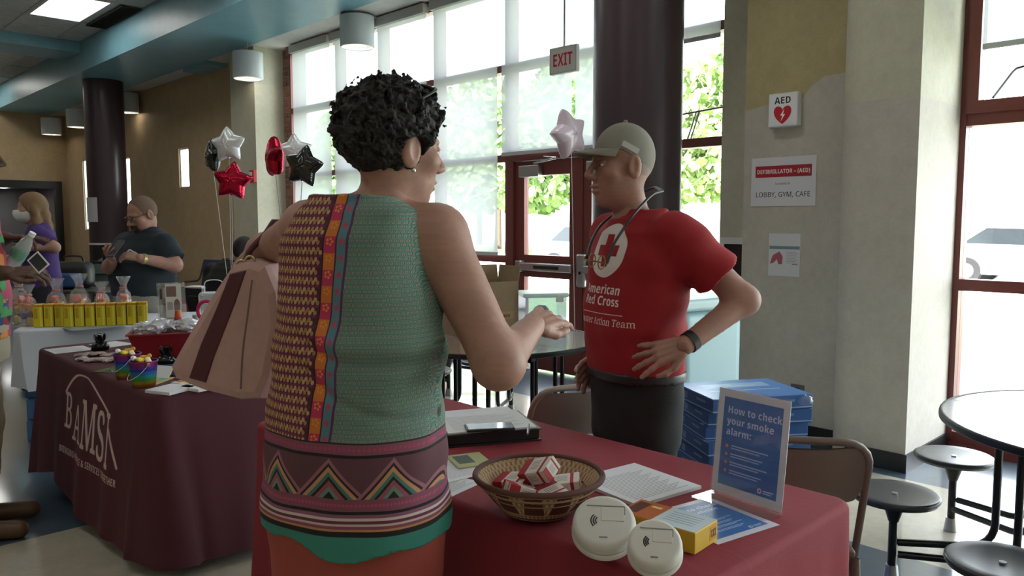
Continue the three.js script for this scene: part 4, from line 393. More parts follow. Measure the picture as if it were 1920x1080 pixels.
// ---------- people ----------
function surface(f, lo, hi, c) { // surface nets on a grid
  const n = [0, 1, 2].map((k) => Math.ceil((hi.getComponent(k) - lo.getComponent(k)) / c) + 1), [nx, ny, nz] = n, F = new Float32Array(nx * ny * nz); let q = 0;
  const B = 4, reach = c * B * .87 * 1.7; for (let k0 = 0; k0 < nz; k0 += B) for (let j0 = 0; j0 < ny; j0 += B) for (let i0 = 0; i0 < nx; i0 += B) { const m = f(lo.x + (i0 + 1.5) * c, lo.y + (j0 + 1.5) * c, lo.z + (k0 + 1.5) * c), skip = Math.abs(m) > reach; for (let k = k0; k < Math.min(nz, k0 + B); k++) for (let j = j0; j < Math.min(ny, j0 + B); j++) for (let i = i0; i < Math.min(nx, i0 + B); i++) F[i + nx * (j + ny * k)] = skip ? m : f(lo.x + i * c, lo.y + j * c, lo.z + k * c); }
  const id = new Int32Array(nx * ny * nz).fill(-1), pos = [], idx = [], at3 = (i, j, k) => i + nx * (j + ny * k);
  for (let k = 0; k < nz - 1; k++) for (let j = 0; j < ny - 1; j++) for (let i = 0; i < nx - 1; i++) {
    let m = 0, sx = 0, sy = 0, sz = 0, e = 0; const v = []; for (let b = 0; b < 8; b++) { const d = F[at3(i + (b & 1), j + (b >> 1 & 1), k + (b >> 2))]; v.push(d); if (d < 0) m |= 1 << b; }
    if (m === 0 || m === 255) continue;
    for (const [a, b] of EDGES) { if ((v[a] < 0) === (v[b] < 0)) continue; const t = v[a] / (v[a] - v[b]); sx += (a & 1) + t * ((b & 1) - (a & 1)); sy += (a >> 1 & 1) + t * ((b >> 1 & 1) - (a >> 1 & 1)); sz += (a >> 2) + t * ((b >> 2) - (a >> 2)); e++; }
    id[at3(i, j, k)] = pos.length / 3; pos.push(lo.x + (i + sx / e) * c, lo.y + (j + sy / e) * c, lo.z + (k + sz / e) * c);
  }
  const quad = (a, b, c2, d, flip) => { if (a < 0 || b < 0 || c2 < 0 || d < 0) return; if (flip) idx.push(a, c2, b, a, d, c2); else idx.push(a, b, c2, a, c2, d); };
  for (let k = 1; k < nz - 1; k++) for (let j = 1; j < ny - 1; j++) for (let i = 1; i < nx - 1; i++) {
    const a = F[at3(i, j, k)] < 0; if (a !== F[at3(i + 1, j, k)] < 0) quad(id[at3(i, j - 1, k - 1)], id[at3(i, j, k - 1)], id[at3(i, j, k)], id[at3(i, j - 1, k)], !a);
    if (a !== F[at3(i, j + 1, k)] < 0) quad(id[at3(i - 1, j, k - 1)], id[at3(i - 1, j, k)], id[at3(i, j, k)], id[at3(i, j, k - 1)], !a); if (a !== F[at3(i, j, k + 1)] < 0) quad(id[at3(i - 1, j - 1, k)], id[at3(i, j - 1, k)], id[at3(i, j, k)], id[at3(i - 1, j, k)], !a);
  }
  const g = new THREE.BufferGeometry(), nor = new Float32Array(pos.length), h = c * .5; for (let p = 0; p < pos.length; p += 3) { const x = pos[p], y = pos[p + 1], z = pos[p + 2]; const a = f(x + h, y, z) - f(x - h, y, z), b = f(x, y + h, z) - f(x, y - h, z), d = f(x, y, z + h) - f(x, y, z - h), l = Math.hypot(a, b, d) || 1; nor[p] = a / l; nor[p + 1] = b / l; nor[p + 2] = d / l; }
  g.setAttribute('position', new THREE.Float32BufferAttribute(pos, 3)); g.setAttribute('normal', new THREE.BufferAttribute(nor, 3)); const uv = new Float32Array(pos.length / 3 * 2); for (let p = 0; p < pos.length / 3; p++) { uv[p * 2] = pos[p * 3] + pos[p * 3 + 2]; uv[p * 2 + 1] = pos[p * 3 + 1]; } g.setAttribute('uv', new THREE.BufferAttribute(uv, 2)); g.setIndex(idx); return g;
}
function noise3(x, y, z, k) { const X = Math.floor(x), Y = Math.floor(y), Z = Math.floor(z), f = (t) => t * t * (3 - 2 * t), a = f(x - X), b = f(y - Y), c = f(z - Z), h = (i, j, l) => hash(X + i + (Z + l) * 131, Y + j, k); const L = (p, q, t) => p + (q - p) * t; return L(L(L(h(0, 0, 0), h(1, 0, 0), a), L(h(0, 1, 0), h(1, 1, 0), a), b), L(L(h(0, 0, 1), h(1, 0, 1), a), L(h(0, 1, 1), h(1, 1, 1), a), b), c) - .5; }
const EDGES = [[0, 1], [2, 3], [4, 5], [6, 7], [0, 2], [1, 3], [4, 6], [5, 7], [0, 4], [1, 5], [2, 6], [3, 7]];
function cap(a, b, ra, rb2) { const dx = b.x - a.x, dy = b.y - a.y, dz = b.z - a.z, L = dx * dx + dy * dy + dz * dz || 1e-9; return (x, y, z) => { const px = x - a.x, py = y - a.y, pz = z - a.z; let t = (px * dx + py * dy + pz * dz) / L; t = t < 0 ? 0 : t > 1 ? 1 : t; return Math.hypot(px - dx * t, py - dy * t, pz - dz * t) - ra - (rb2 - ra) * t; }; }
const ell = (cx, cy, cz, rx, ry, rz) => { const m = Math.min(rx, ry, rz); return (x, y, z) => { const a = (x - cx) / rx, b = (y - cy) / ry, c = (z - cz) / rz, k = Math.hypot(a, b, c), k2 = Math.hypot(a / rx, b / ry, c / rz); return k < 1e-6 ? -m : k * (k - 1) / k2; }; };
const smin = (a, b, k) => { const h = Math.max(k - Math.abs(a - b), 0) / k; return Math.min(a, b) - h * h * k * .25; };
const blend = (list, k) => (x, y, z) => { let d = list[0](x, y, z); for (let i = 1; i < list.length; i++) d = smin(d, list[i](x, y, z), k); return d; };
function frame(o, ez, up = V(0, 1, 0)) { const z = ez.clone().normalize(), x = up.clone().cross(z).normalize(), y = z.clone().cross(x); const m = new THREE.Matrix4().makeBasis(x, y, z).setPosition(o); return { o, x, y, z, m, put: (a, b, c) => o.clone().addScaledVector(x, a).addScaledVector(y, b).addScaledVector(z, c), inv: (f) => (X, Y, Z) => { const px = X - o.x, py = Y - o.y, pz = Z - o.z; return f(px * x.x + py * x.y + pz * x.z, px * y.x + py * y.y + pz * y.z, px * z.x + py * z.y + pz * z.z); } }; }
// torso from rows [height, half width, half depth, shift sideways, shift forward], in a frame that stands on the ground
function stack(rows) { const lo = rows[0][0], hi = rows[rows.length - 1][0]; return (x, y, z) => { const yy = Math.min(hi, Math.max(lo, y)); let k = 0; while (k < rows.length - 2 && yy > rows[k + 1][0]) k++; let t = (yy - rows[k][0]) / (rows[k + 1][0] - rows[k][0]); t = t * t * (3 - 2 * t) * .5 + t * .5; const L = (i) => rows[k][i] + (rows[k + 1][i] - rows[k][i]) * t; const w = L(1), d = L(2), a = Math.abs(x - L(3)) / w, b = Math.abs(z - L(4)) / d; const r = Math.pow(Math.pow(a, 2.3) + Math.pow(b, 2.3), 1 / 2.3); const side = (r - 1) * Math.min(w, d) * (r > 1e-3 ? 1 : 1), over = y > hi ? y - hi : y < lo ? lo - y : 0; return over > 0 ? Math.hypot(Math.max(side, 0), over) + Math.min(side, 0) * .0 : Math.max(side, -(.5)); }; }
function bounds(pts, pad) { const b = new THREE.Box3().setFromPoints(pts).expandByScalar(pad); return [b.min, b.max]; }
// head in its own frame: x to the wearer's left, y up, z forward
function headField(o = {}) { const j = o.jaw ?? 1; const skullF = blend([ell(0, .03, -.015, .076, .095, .098), ell(0, -.045, .026, .060 * j, .078, .064), ell(0, -.100, .054, .024 * j, .020, .027), ell(.045, -.018, .052, .026, .024, .026), ell(-.045, -.018, .052, .026, .024, .026)], .022), brow = ell(0, .024, .070, .048, .013, .021), nose = blend([cap(V(0, .016, .086), V(0, -.028, .113), .0075, .0115), ell(.012, -.034, .098, .0095, .0085, .012), ell(-.012, -.034, .098, .0095, .0085, .012)], .008), mouth = blend([ell(0, -.061, .088, .024, .0065, .0105), ell(0, -.0755, .084, .021, .0075, .0105)], .004);
  const solid = (x, y, z) => smin(smin(smin(skullF(x, y, z), brow(x, y, z), .014), nose(x, y, z), .010), mouth(x, y, z), .008), ears = blend([ell(.081, -.004, -.014, .011, .036, .023), ell(-.081, -.004, -.014, .011, .036, .023)], .005), holes = [ell(.032, .003, .091, .017, .011, .015), ell(-.032, .003, .091, .017, .011, .015), ell(.092, -.001, -.007, .006, .020, .011), ell(-.092, -.001, -.007, .006, .020, .011)], lids = blend([ell(.032, .009, .0755, .0135, .0075, .0125), ell(-.032, .009, .0755, .0135, .0075, .0125), ell(.032, -.006, .0755, .0125, .005, .0115), ell(-.032, -.006, .0755, .0125, .005, .0115)], .002); return (x, y, z) => { let d = smin(solid(x, y, z), ears(x, y, z), .008); for (const h of holes) d = -smin(-d, h(x, y, z), .006); return smin(d, lids(x, y, z), .003); }; }
// hand: wrist, direction of the fingers, direction the back of the hand faces, side of the thumb
function handField(W, d, n, thumbSide, { curl = [.3, .35, .4, .45], spread = .12, s = 1, thumb = .6 } = {}) {
  d = d.clone().normalize(); const sd = d.clone().cross(n).normalize().multiplyScalar(thumbSide); n = sd.clone().cross(d).multiplyScalar(thumbSide).normalize(); const parts = [], pts = [W.clone()];
  for (let k = 0; k < 4; k++) { const o = (1.5 - k) * .0195 * s, b = W.clone().addScaledVector(d, .088 * s - Math.abs(k - 1.2) * .004 * s).addScaledVector(sd, o); parts.push(cap(W.clone().addScaledVector(sd, o * .7).addScaledVector(d, .012 * s), b, .0135 * s, .0115 * s)); let dir = d.clone().addScaledVector(sd, (1.5 - k) * spread).normalize(), p = b; const len = [.075, .084, .078, .060][k] * s, ax = sd.clone().multiplyScalar(thumbSide); for (let q = 0; q < 3; q++) { dir = dir.clone().applyAxisAngle(ax, -curl[k] * (q === 0 ? .8 : 1)); const e = p.clone().addScaledVector(dir, len * [.45, .31, .24][q]); parts.push(cap(p, e, (.0098 - q * .0009) * s, (.0090 - q * .0009) * s)); p = e; pts.push(e); } }
  const tb = W.clone().addScaledVector(d, .022 * s).addScaledVector(sd, .026 * s).addScaledVector(n, -.006 * s), t1 = tb.clone().addScaledVector(d, .030 * s).addScaledVector(sd, .030 * s * thumb).addScaledVector(n, -.008 * s), t2 = t1.clone().addScaledVector(d, .030 * s).addScaledVector(sd, .012 * s * thumb), t3 = t2.clone().addScaledVector(d, .024 * s); parts.push(cap(tb, t1, .016 * s, .0115 * s), cap(t1, t2, .011 * s, .0098 * s), cap(t2, t3, .0098 * s, .0085 * s)); pts.push(t3, tb);
  return { f: blend(parts, .006), pts };
}
const skinTex = grain(128, [.95, .93, .92], .06, [[8, 1], [32, 1]], 21, .2);
const skin = (r, g, b) => std(rgb(r, g, b), .55, { map: skinTex, sheen: .15, sheenRoughness: .5 });
const fabric = (r, g, b, ro = .85) => std(rgb(r, g, b), ro, { bumpMap: weave, bumpScale: .0005, sheen: .25, sheenRoughness: .6 });
const folds = (a, k) => (x, y, z) => a * (Math.sin(y * 46 + x * 18 + z * 11 + k) * Math.sin(x * 23 - y * 9 + z * 17 + 2 * k) + .5 * Math.sin(y * 21 - x * 37 + z * 29 + k));
const inflate = (f, e, w) => w ? (x, y, z) => f(x, y, z) - e - w(x, y, z) : (x, y, z) => f(x, y, z) - e;
// builds a person; P holds joints, rows and looks
function person(label, P) {
  const T = frame(V(P.ground.x, 0, P.ground.z), P.front), t = thing('person', label, 'person', V(0, 0, 0)), torso = T.inv(stack(P.rows)), c = P.cell || .012, H = frame(P.head.c, P.head.front, P.head.up || V(0, 1, 0)), hs = P.head.s || 1;
  const neckTop = H.put(0, -.06 * hs, -.022 * hs), neck = cap(P.neck, neckTop, .062 * (P.thick || 1), .054 * (P.thick || 1)), hips = T.put(0, P.hipY, 0);
  const arms = [], sleeves = [], hands = [], all = [...P.rows.map((r) => T.put(r[1] + .05, r[0], r[2])), ...P.rows.map((r) => T.put(-r[1] - .05, r[0], -r[2])), P.neck];
  for (const a of P.arms) { const r = a.r || [.055, .043, .028]; arms.push(cap(a.s, a.e, r[0], r[1]), cap(a.e, a.w, r[1] * 1.02, r[2]), cap(T.put(0, P.neck.y - .05 - T.o.y, 0), a.s, .07, r[0])); const cut = a.s.clone().lerp(a.e, a.sleeve ?? .55); sleeves.push({ f: cap(a.s, cut, r[0] * 1.22, r[0] * 1.32), cut, d: a.e.clone().sub(a.s).normalize(), far: a.e }); all.push(a.s, a.e, a.w); if (a.hand) hands.push(handField(a.w.clone(), a.hand.d, a.hand.n, a.hand.side, a.hand)); }
  const legs = P.legs.map((l) => [cap(l.h, l.k, .082, .056), cap(l.k, l.a, .054, .036), cap(l.a, l.t, .034, .026)]).flat(); P.legs.forEach((l) => all.push(l.h, l.k, l.a, l.t));
  const bodyF = blend([inflate(torso, -.012), neck, ...arms, ...legs], .035), [lo, hi] = bounds(all, .12); const geos = [surface(bodyF, lo, hi, c)];
  const hf = headField(P.head), head = (x, y, z) => smin(H.inv((a, b, d) => hf(a / hs, b / (hs * (P.head.tall || 1)), d / hs) * hs)(x, y, z), neck(x, y, z), .03); const hb = bounds([...[.105, -.105].flatMap((a) => [.15, -.135].flatMap((b) => [.14, -.13].map((d) => H.put(a * hs, b * hs, d * hs)))), P.neck], .04); geos.push(surface(head, hb[0], hb[1], P.headCell || .004));
  for (const h of hands) { const [a, b] = bounds(h.pts, .03); geos.push(surface(h.f, a, b, P.handCell || .004)); }
  obj('body', geos, P.skin, t);
  for (const s of [-1, 1]) { const e = obj('eye', mv(new THREE.SphereGeometry(.0105 * hs, 14, 10), ...H.put(s * .032 * hs, .002 * hs, .0755 * hs).toArray()), std(rgb(.5, .48, .46), .2), t); obj('iris', mv(new THREE.SphereGeometry(.0062 * hs, 12, 8), ...H.put(s * .032 * hs, .002 * hs, .0812 * hs).toArray()), std(rgb(.03, .02, .015), .15), e); }
  // shirt
  const S = P.shirt, ff = folds(S.fold ?? .003, S.k || 1), sl = S.sleeves ? sleeves.map((q) => (x, y, z) => Math.max(q.f(x, y, z), (x - q.cut.x) * q.d.x + (y - q.cut.y) * q.d.y + (z - q.cut.z) * q.d.z)) : [], shirtBase = blend([torso, ...sl], .03); const hole = P.neck.clone().add(V(0, S.neckUp ?? .075, 0)), hr = S.neckR ?? .085, hf2 = S.hem; const shoulderCut = S.sleeves ? [] : P.arms.map((a) => cap(a.s.clone().addScaledVector(a.s.clone().sub(T.put(0, a.s.y, 0)).setY(0).normalize(), S.armhole ?? .02), a.e, .066, .066));
  const shirtF = (x, y, z) => { let d = shirtBase(x, y, z) - (S.ease ?? .008) - ff(x, y, z); if (S.extra) { const ax = x - T.o.x, az = z - T.o.z; d -= S.extra(ax * T.x.x + az * T.x.z, y, ax * T.z.x + az * T.z.z); } const hem = typeof hf2 === 'function' ? hf2((x - T.o.x) * T.x.x + (z - T.o.z) * T.x.z, (x - T.o.x) * T.z.x + (z - T.o.z) * T.z.z) : hf2; d = Math.max(d, hem - y); d = Math.max(d, hr - Math.hypot(x - hole.x, y - hole.y, z - hole.z)); for (const q of shoulderCut) d = Math.max(d, -q(x, y, z)); return d; };
  const [sl0, sl1] = bounds([...P.rows.map((r) => T.put(r[1], r[0], r[2])), ...P.rows.map((r) => T.put(-r[1], r[0], -r[2])), ...P.rows.map((r) => T.put(r[1], r[0], -r[2])), ...P.rows.map((r) => T.put(-r[1], r[0], r[2])), ...sleeves.map((q) => q.cut)], .13); sl0.y = Math.max(sl0.y, (typeof hf2 === 'function' ? S.hemMin : hf2) - .04);
  const sg = surface(shirtF, sl0, sl1, P.shirtCell || .008); if (S.uv) { const p = sg.attributes.position, n = sg.attributes.normal, uv = sg.attributes.uv; for (let i = 0; i < p.count; i++) { const dx = p.getX(i) - T.o.x, dz = p.getZ(i) - T.o.z; const [u, v] = S.uv(dx * T.x.x + dz * T.x.z, p.getY(i), dx * T.z.x + dz * T.z.z, n.getX(i) * T.x.x + n.getZ(i) * T.x.z, n.getX(i) * T.z.x + n.getZ(i) * T.z.z); uv.setXY(i, u, v); } }
  const shirt = obj('shirt', sg, S.mat, t, S.label);
  if (P.trousers) { const tr = P.trousers, lf = P.legs.map((l) => [cap(l.h, l.k, .088, .070), cap(l.k, l.a.clone().lerp(l.k, 1 - (tr.length ?? .96)), .070, .058)]).flat(), tf = inflate(blend([(x, y, z) => Math.max(torso(x, y, z), y - tr.top), ...lf], .03), .006, folds(.002, 4)); const pts = [...P.legs.flatMap((l) => [l.h, l.k, l.a]), T.put(.2, tr.top, .16), T.put(-.2, tr.top, -.16), T.put(-.2, tr.top, .16), T.put(.2, tr.top, -.16)], [a, b] = bounds(pts, .11); b.y = Math.min(b.y, Math.max(tr.top + .03, P.legs[0].k.y + .12)); obj('trousers', surface((x, y, z) => Math.max(tf(x, y, z), y - tr.top), a, b, .012), tr.mat, t, tr.label); }
  P.legs.forEach((l) => { if (!P.shoe) return; const d = l.t.clone().sub(l.a).setY(0).normalize(), b = l.a.clone().addScaledVector(d, -.04), e = l.t.clone().addScaledVector(d, .03); const f = blend([cap(V(b.x, .05, b.z), V(e.x, .04, e.z), .047, .04), cap(V(b.x, .05, b.z), l.a.clone().add(V(0, .03, 0)), .045, .042)], .03); const [q0, q1] = bounds([b, e, l.a], .09); obj('shoe', surface((x, y, z) => Math.max(f(x, y, z), .004 - y), V(q0.x, -.01, q0.z), q1, .009), P.shoe, t); });
  return { t, T, H, hs, shirt };
}
const standLegs = (T, hip, spread = .09, toe = .12) => [-1, 1].map((s) => ({ h: T.put(s * spread, hip, 0), k: T.put(s * (spread + .01), hip * .53, .015), a: T.put(s * (spread + .02), .075, -.02), t: T.put(s * (spread + .04), .035, toe) }));
const toCam = ahead.clone().negate(), left = across.clone().negate();
const dirOf = (r, a, y = 0) => across.clone().multiplyScalar(r).addScaledVector(ahead, a).add(V(0, y, 0)).normalize();
const ellH = (H, hs, f) => H.inv((a, b, d) => f(a / hs, b / hs, d / hs) * hs);
function headMesh(name, P, f, pad, cell, mat, label) { const h = P.H, s = P.hs, b = bounds([[1, 1, 1], [-1, 1, 1], [1, -1, 1], [-1, -1, 1], [1, 1, -1], [-1, 1, -1], [1, -1, -1], [-1, -1, -1]].map(([x, y, z]) => h.put(x * .12 * s, y * .15 * s + (pad.y || 0), z * .15 * s)), pad.p || .03); return obj(name, surface(ellH(h, s, f), b[0], b[1], cell), mat, P.t, label); }

// --- person with curly hair, seen from behind, in a patterned sleeveless top
const topPrint = canvasTex(1200, 1600, (g, w, h) => { // width covers 0.64 m round the back, height 0.86 m; top of the picture is the neckline
  const X = (s) => (s + .32) / .64 * w, Yp = (y) => (1.50 - y) / .86 * h, band = (y) => .034 - .022 * Math.max(0, 1.42 - y) / .4 - (y < 1.1 ? .06 * (1.1 - y) : 0);
  g.fillStyle = '#66857a'; g.fillRect(0, 0, w, h);
  for (let j = 0; j < 95; j++) for (let i = 0; i < 70; i++) { const x = i * 18 + (j % 2) * 9, y = j * 17; g.fillStyle = '#769a8c'; g.fillRect(x - 5, y - 5, 10, 9); g.strokeStyle = '#42594f'; g.lineWidth = 1.8; g.strokeRect(x - 6, y - 6, 12, 12); g.fillStyle = '#a04858'; g.beginPath(); g.arc(x, y, 2.7, 0, 7); g.fill(); }
  for (let j = 0; j < 32; j++) { const y = j * 38; for (let k = 0; k < 38; k += 2) { const xe = X(band(1.5 - (y + k) / h * .86)) - 56; g.fillStyle = k < 26 ? '#48202e' : '#5c1c3c'; g.fillRect(0, y + k, xe, 3); } const xe = X(band(1.5 - y / h * .86)) - 62; for (let i = 0; i < 60; i++) { const x = i * 21 + (j % 2) * 10; if (x > xe - 8) break; for (const q of [0, 1]) { g.fillStyle = (i + q) % 2 ? '#bb9468' : '#a07850'; g.beginPath(); g.ellipse(x + q * 10 - 5, y + 7 + q * 12, 7.5, 9, .3, 0, 7); g.fill(); } g.fillStyle = '#7a2850'; g.beginPath(); g.moveTo(x - 10, y + 35); g.lineTo(x, y + 27); g.lineTo(x + 10, y + 35); g.fill(); } }
  for (let y = 0; y < 1080; y += 3) { const yy = 1.5 - y / h * .86, xb = X(band(yy)), k = Math.floor(y / 62) % 2; g.fillStyle = k ? '#b83058' : '#c4702c'; g.fillRect(xb - 52, y, 46, 3); g.fillStyle = '#2a1220'; g.fillRect(xb - 58, y, 6, 3); g.fillStyle = '#452340'; g.fillRect(xb - 6, y, 6, 3); g.fillStyle = '#547884'; g.fillRect(xb, y, 34, 3); g.fillStyle = '#5a2a58'; g.fillRect(xb + 34, y, 10, 3); }
  for (let y = 20; y < 1080; y += 62) { const xb = X(band(1.5 - y / h * .86)); g.fillStyle = '#b8405c'; g.beginPath(); g.moveTo(xb + 17, y - 14); g.lineTo(xb + 28, y); g.lineTo(xb + 17, y + 14); g.lineTo(xb + 6, y); g.fill(); g.fillStyle = '#d88838'; for (let q = 0; q < 5; q++) { g.beginPath(); g.arc(xb - 29 + 11 * Math.cos(q * 1.26), y + 11 * Math.sin(q * 1.26), 5, 0, 7); g.fill(); } }
  // border of stripes and triangles
  const y0 = Yp(.985); g.fillStyle = '#2a1a1e'; g.fillRect(0, y0, w, h - y0); const stripe = (a, b, c) => { g.fillStyle = c; g.fillRect(0, Yp(a), w, Yp(b) - Yp(a)); };
  stripe(.982, .962, '#7c4456'); for (let i = 0; i < 60; i++) { g.fillStyle = '#a03c5c'; g.beginPath(); g.arc(i * 20 + 10, Yp(.972), 7, 0, 7); g.fill(); } stripe(.962, .956, '#1a1214'); stripe(.956, .872, '#5c3640');
  for (let i = -1; i < 6; i++) { const cx = i * 260 + 130; [['#93606a', 150], ['#241618', 132], ['#b98460', 120], ['#3f7268', 100], ['#241618', 82], ['#94485c', 68], ['#5f8272', 46], ['#1c1416', 26]].forEach(([c, r]) => { g.fillStyle = c; g.beginPath(); g.moveTo(cx - r, Yp(.872)); g.lineTo(cx, Yp(.872) - r * 1.02); g.lineTo(cx + r, Yp(.872)); g.fill(); }); }
  stripe(.872, .848, '#7c4456'); for (let i = 0; i < 75; i++) { g.fillStyle = '#a84464'; g.beginPath(); g.arc(i * 16 + 8, Yp(.860), 6, 0, 7); g.fill(); } stripe(.848, .842, '#1c1416'); stripe(.842, .835, '#84506a'); stripe(.835, .829, '#c8b8b0'); stripe(.829, .823, '#6a2c48'); stripe(.823, .818, '#c0b0aa'); stripe(.818, .812, '#8a4456'); stripe(.812, .807, '#b8865c'); stripe(.807, .796, '#1e1618'); stripe(.796, .62, '#358074'); });
{ const G = at(675, 700, 1.74), front = dirOf(.36, .93), T = frame(V(G.x, 0, G.z), front);
  const P = { ground: G, front, skin: skin(.42, .235, .185), hipY: .9, cell: .012, headCell: .0036, handCell: .0036, shirtCell: .007, thick: .98, neck: at(718, 392, 1.74), head: { c: at(744, 283, 1.745), front: dirOf(.78, .62, -.04), up: V(0, 1, 0).addScaledVector(across, .05), s: 1.03 },
    rows: [[.55, .17, .15, .012, 0], [.70, .188, .155, .014, 0], [.80, .193, .160, .014, 0], [.92, .192, .158, .014, 0], [1.005, .187, .150, .012, 0], [1.065, .180, .145, .008, 0], [1.145, .184, .146, -.002, 0], [1.215, .176, .138, -.002, 0], [1.31, .163, .128, .002, 0], [1.39, .146, .112, .004, -.01], [1.445, .130, .085, -.006, -.015], [1.478, .09, .06, -.008, -.02]],
    arms: [{ s: at(818, 442, 1.72), e: at(935, 682, 1.66), w: at(1000, 610, 1.86), r: [.064, .050, .029], hand: { d: dirOf(.45, .8, .12), n: V(0, .8, 0).addScaledVector(across, .5), side: 1, curl: [.22, .3, .36, .42], spread: .16, s: .98 } }, { s: at(580, 428, 1.76), e: at(497, 472, 1.98), w: at(452, 505, 2.12), r: [.056, .040, .027], hand: { d: dirOf(-.5, .5, -.55), n: dirOf(-.7, -.5, .5), side: 1, curl: [.75, .8, .8, .85], spread: .05, s: .92 } }],
    legs: standLegs(T, .85, .085), shirt: { mat: std(0xffffff, .85, { map: topPrint, bumpMap: weave, bumpScale: .0004, side: THREE.DoubleSide }), label: 'sleeveless top with wine, teal and border prints', hem: (x, z) => .748 + .045 * Math.max(0, -x * -1 / .2) * (x > 0 ? 1 : 0) + .01 * Math.sin(x * 30), hemMin: .72, fold: .0035, extra: (x, y, z) => { const fl = y < .95 ? (.95 - y) * .05 : 0; const y0 = 1.14 + 1.6 * (x + .12) * (x + .12), q = (y - y0) / .016; return z < .02 && x < .09 ? (-.011 * Math.exp(-q * q) + .010 * Math.exp(-(((y - y0 - .035) / .03) ** 2))) * Math.min(1, Math.max(0, (.09 - x) / .08)) - .005 * Math.exp(-(((y - y0 + .07 - .3 * x) / .014) ** 2)) + fl : fl; }, neckUp: .05, neckR: .092, armhole: .012, ease: .008, uv: (x, y, z) => [(-Math.asin(Math.max(-.999, Math.min(.999, x / .2))) * .2 + .32) / .64, 1 - (1.50 - y) / .86] },
    trousers: { mat: fabric(.34, .062, .045), top: .785, label: 'coral red trousers' }, shoe: std(rgb(.1, .08, .07), .6) };
  const W = person('person with curly black hair in a patterned sleeveless top', P);
  const skull = ell(0, .03, -.015, .076, .095, .098), curl = (x, y, z) => { const n = noise3(x * 70, y * 70, z * 70, 2); return .022 * n + .016 * noise3(x * 150 + n * 3, y * 150, z * 150 - n * 2, 3) + .006 * noise3(x * 320, y * 320, z * 320, 4); };
  headMesh('hair', W, (x, y, z) => { const q = Math.min(1, Math.max(0, (y + .07) / .12)), th = .005 + .022 * q * q * (3 - 2 * q) + .004 * (z < 0 ? 1 : 0) * q; let d = skull(x, y, z) - th - curl(x, y, z) * (.3 + q); d = Math.max(d, z - (.040 + .58 * (y - .02)), -(y + .088 + (z < -.05 ? .02 : 0))); d = Math.max(d, .031 - Math.hypot((Math.abs(x) - .086) * .7, y + .004, z + .008)); return d; }, { p: .03, y: .01 }, .0036, std(rgb(.010, .009, .009), .72), 'short curly black hair');
  const sg = W.H; for (const s of [-1, 1]) { const lens = obj('sunglass_lens', ellipsoidAt(W, s * .036, .128, .048, .031, .021, .008), std(rgb(.01, .01, .012), .08), W.t); } obj('sunglass_frame', [tube([[-.085, .065, -.05], [-.083, .10, .0], [-.066, .13, .05], [0, .138, .06], [.066, .13, .05], [.083, .10, .0], [.085, .065, -.05]].map((q) => sg.put(...q.map((v) => v * W.hs))), .0035, 50, 6)], black, W.t, 'dark sunglasses pushed up on the hair'); obj('earring', mv(new THREE.SphereGeometry(.005, 12, 8), ...sg.put(-.088, -.045, -.008).toArray()), std(rgb(.8, .78, .7), .2, { metalness: .6 }), W.t);
  const rg = P.arms[1].w.clone().add(at(430, 520, 2.15)).multiplyScalar(.5); obj('ring', mv(new THREE.TorusGeometry(.010, .002, 6, 16), rg.x, rg.y, rg.z), chrome, W.t); }
function ellipsoidAt(W, x, y, z, a, b, c) { const g = new THREE.SphereGeometry(1, 20, 12).scale(a, b, c).rotateX(-.9); return g.applyMatrix4(new THREE.Matrix4().makeScale(W.hs, W.hs, W.hs)).translate(x * W.hs, y * W.hs, z * W.hs).applyMatrix4(W.H.m); }
// handbag on that arm
{ const C = at(436, 712, 1.95), k = 759, t = thing('handbag', 'blush pink leather handbag with a wine coloured stripe', 'handbag', C, Math.atan2(toCam.x, toCam.z) - .18), S = (u, v) => [(u - 436) / k, (712 - v) / k], hide = std(rgb(.56, .35, .325), .5, { map: fine }), wine = std(rgb(.085, .018, .028), .5);
  const outl = [S(474, 506), S(500, 500), S(520, 506), S(536, 545), S(540, 600), S(520, 690), S(505, 722), S(470, 724), S(400, 710), S(356, 694), S(352, 684), S(380, 640), S(430, 565)]; obj('body', slab(outl, .12, .022), hide, t); obj('stripe', mv(slab([S(466, 512), S(492, 506), S(470, 560), S(425, 660), S(408, 706), S(380, 700), S(405, 640), S(440, 570)], .128, .004), 0, 0, .0), wine, t, 'wine coloured leather stripe');
  obj('seam', tube([S(506, 520), S(496, 580), S(484, 650), S(478, 718)].map(([x, y]) => V(x, y, .0605)), .0022, 24, 6), std(rgb(.22, .13, .12), .6), t); obj('base_piping', tube([S(356, 695), S(400, 713), S(470, 727), S(506, 724)].map(([x, y]) => V(x, y, .05)), .004, 24, 6), wine, t); obj('handle', tube([S(476, 506), S(486, 470), S(512, 440), S(530, 415), S(528, 460), S(516, 505)].map(([x, y], i) => V(x, y, .03 - i * .012)), .008, 40, 8), wine, t); obj('handle_ring', [mv(new THREE.TorusGeometry(.013, .003, 8, 20), S(480, 496)[0], S(480, 496)[1], .045), mv(new THREE.TorusGeometry(.013, .003, 8, 20), S(497, 488)[0], S(497, 488)[1], .045)], std(rgb(.55, .45, .25), .25, { metalness: 1 }), t, 'brass rings'); }
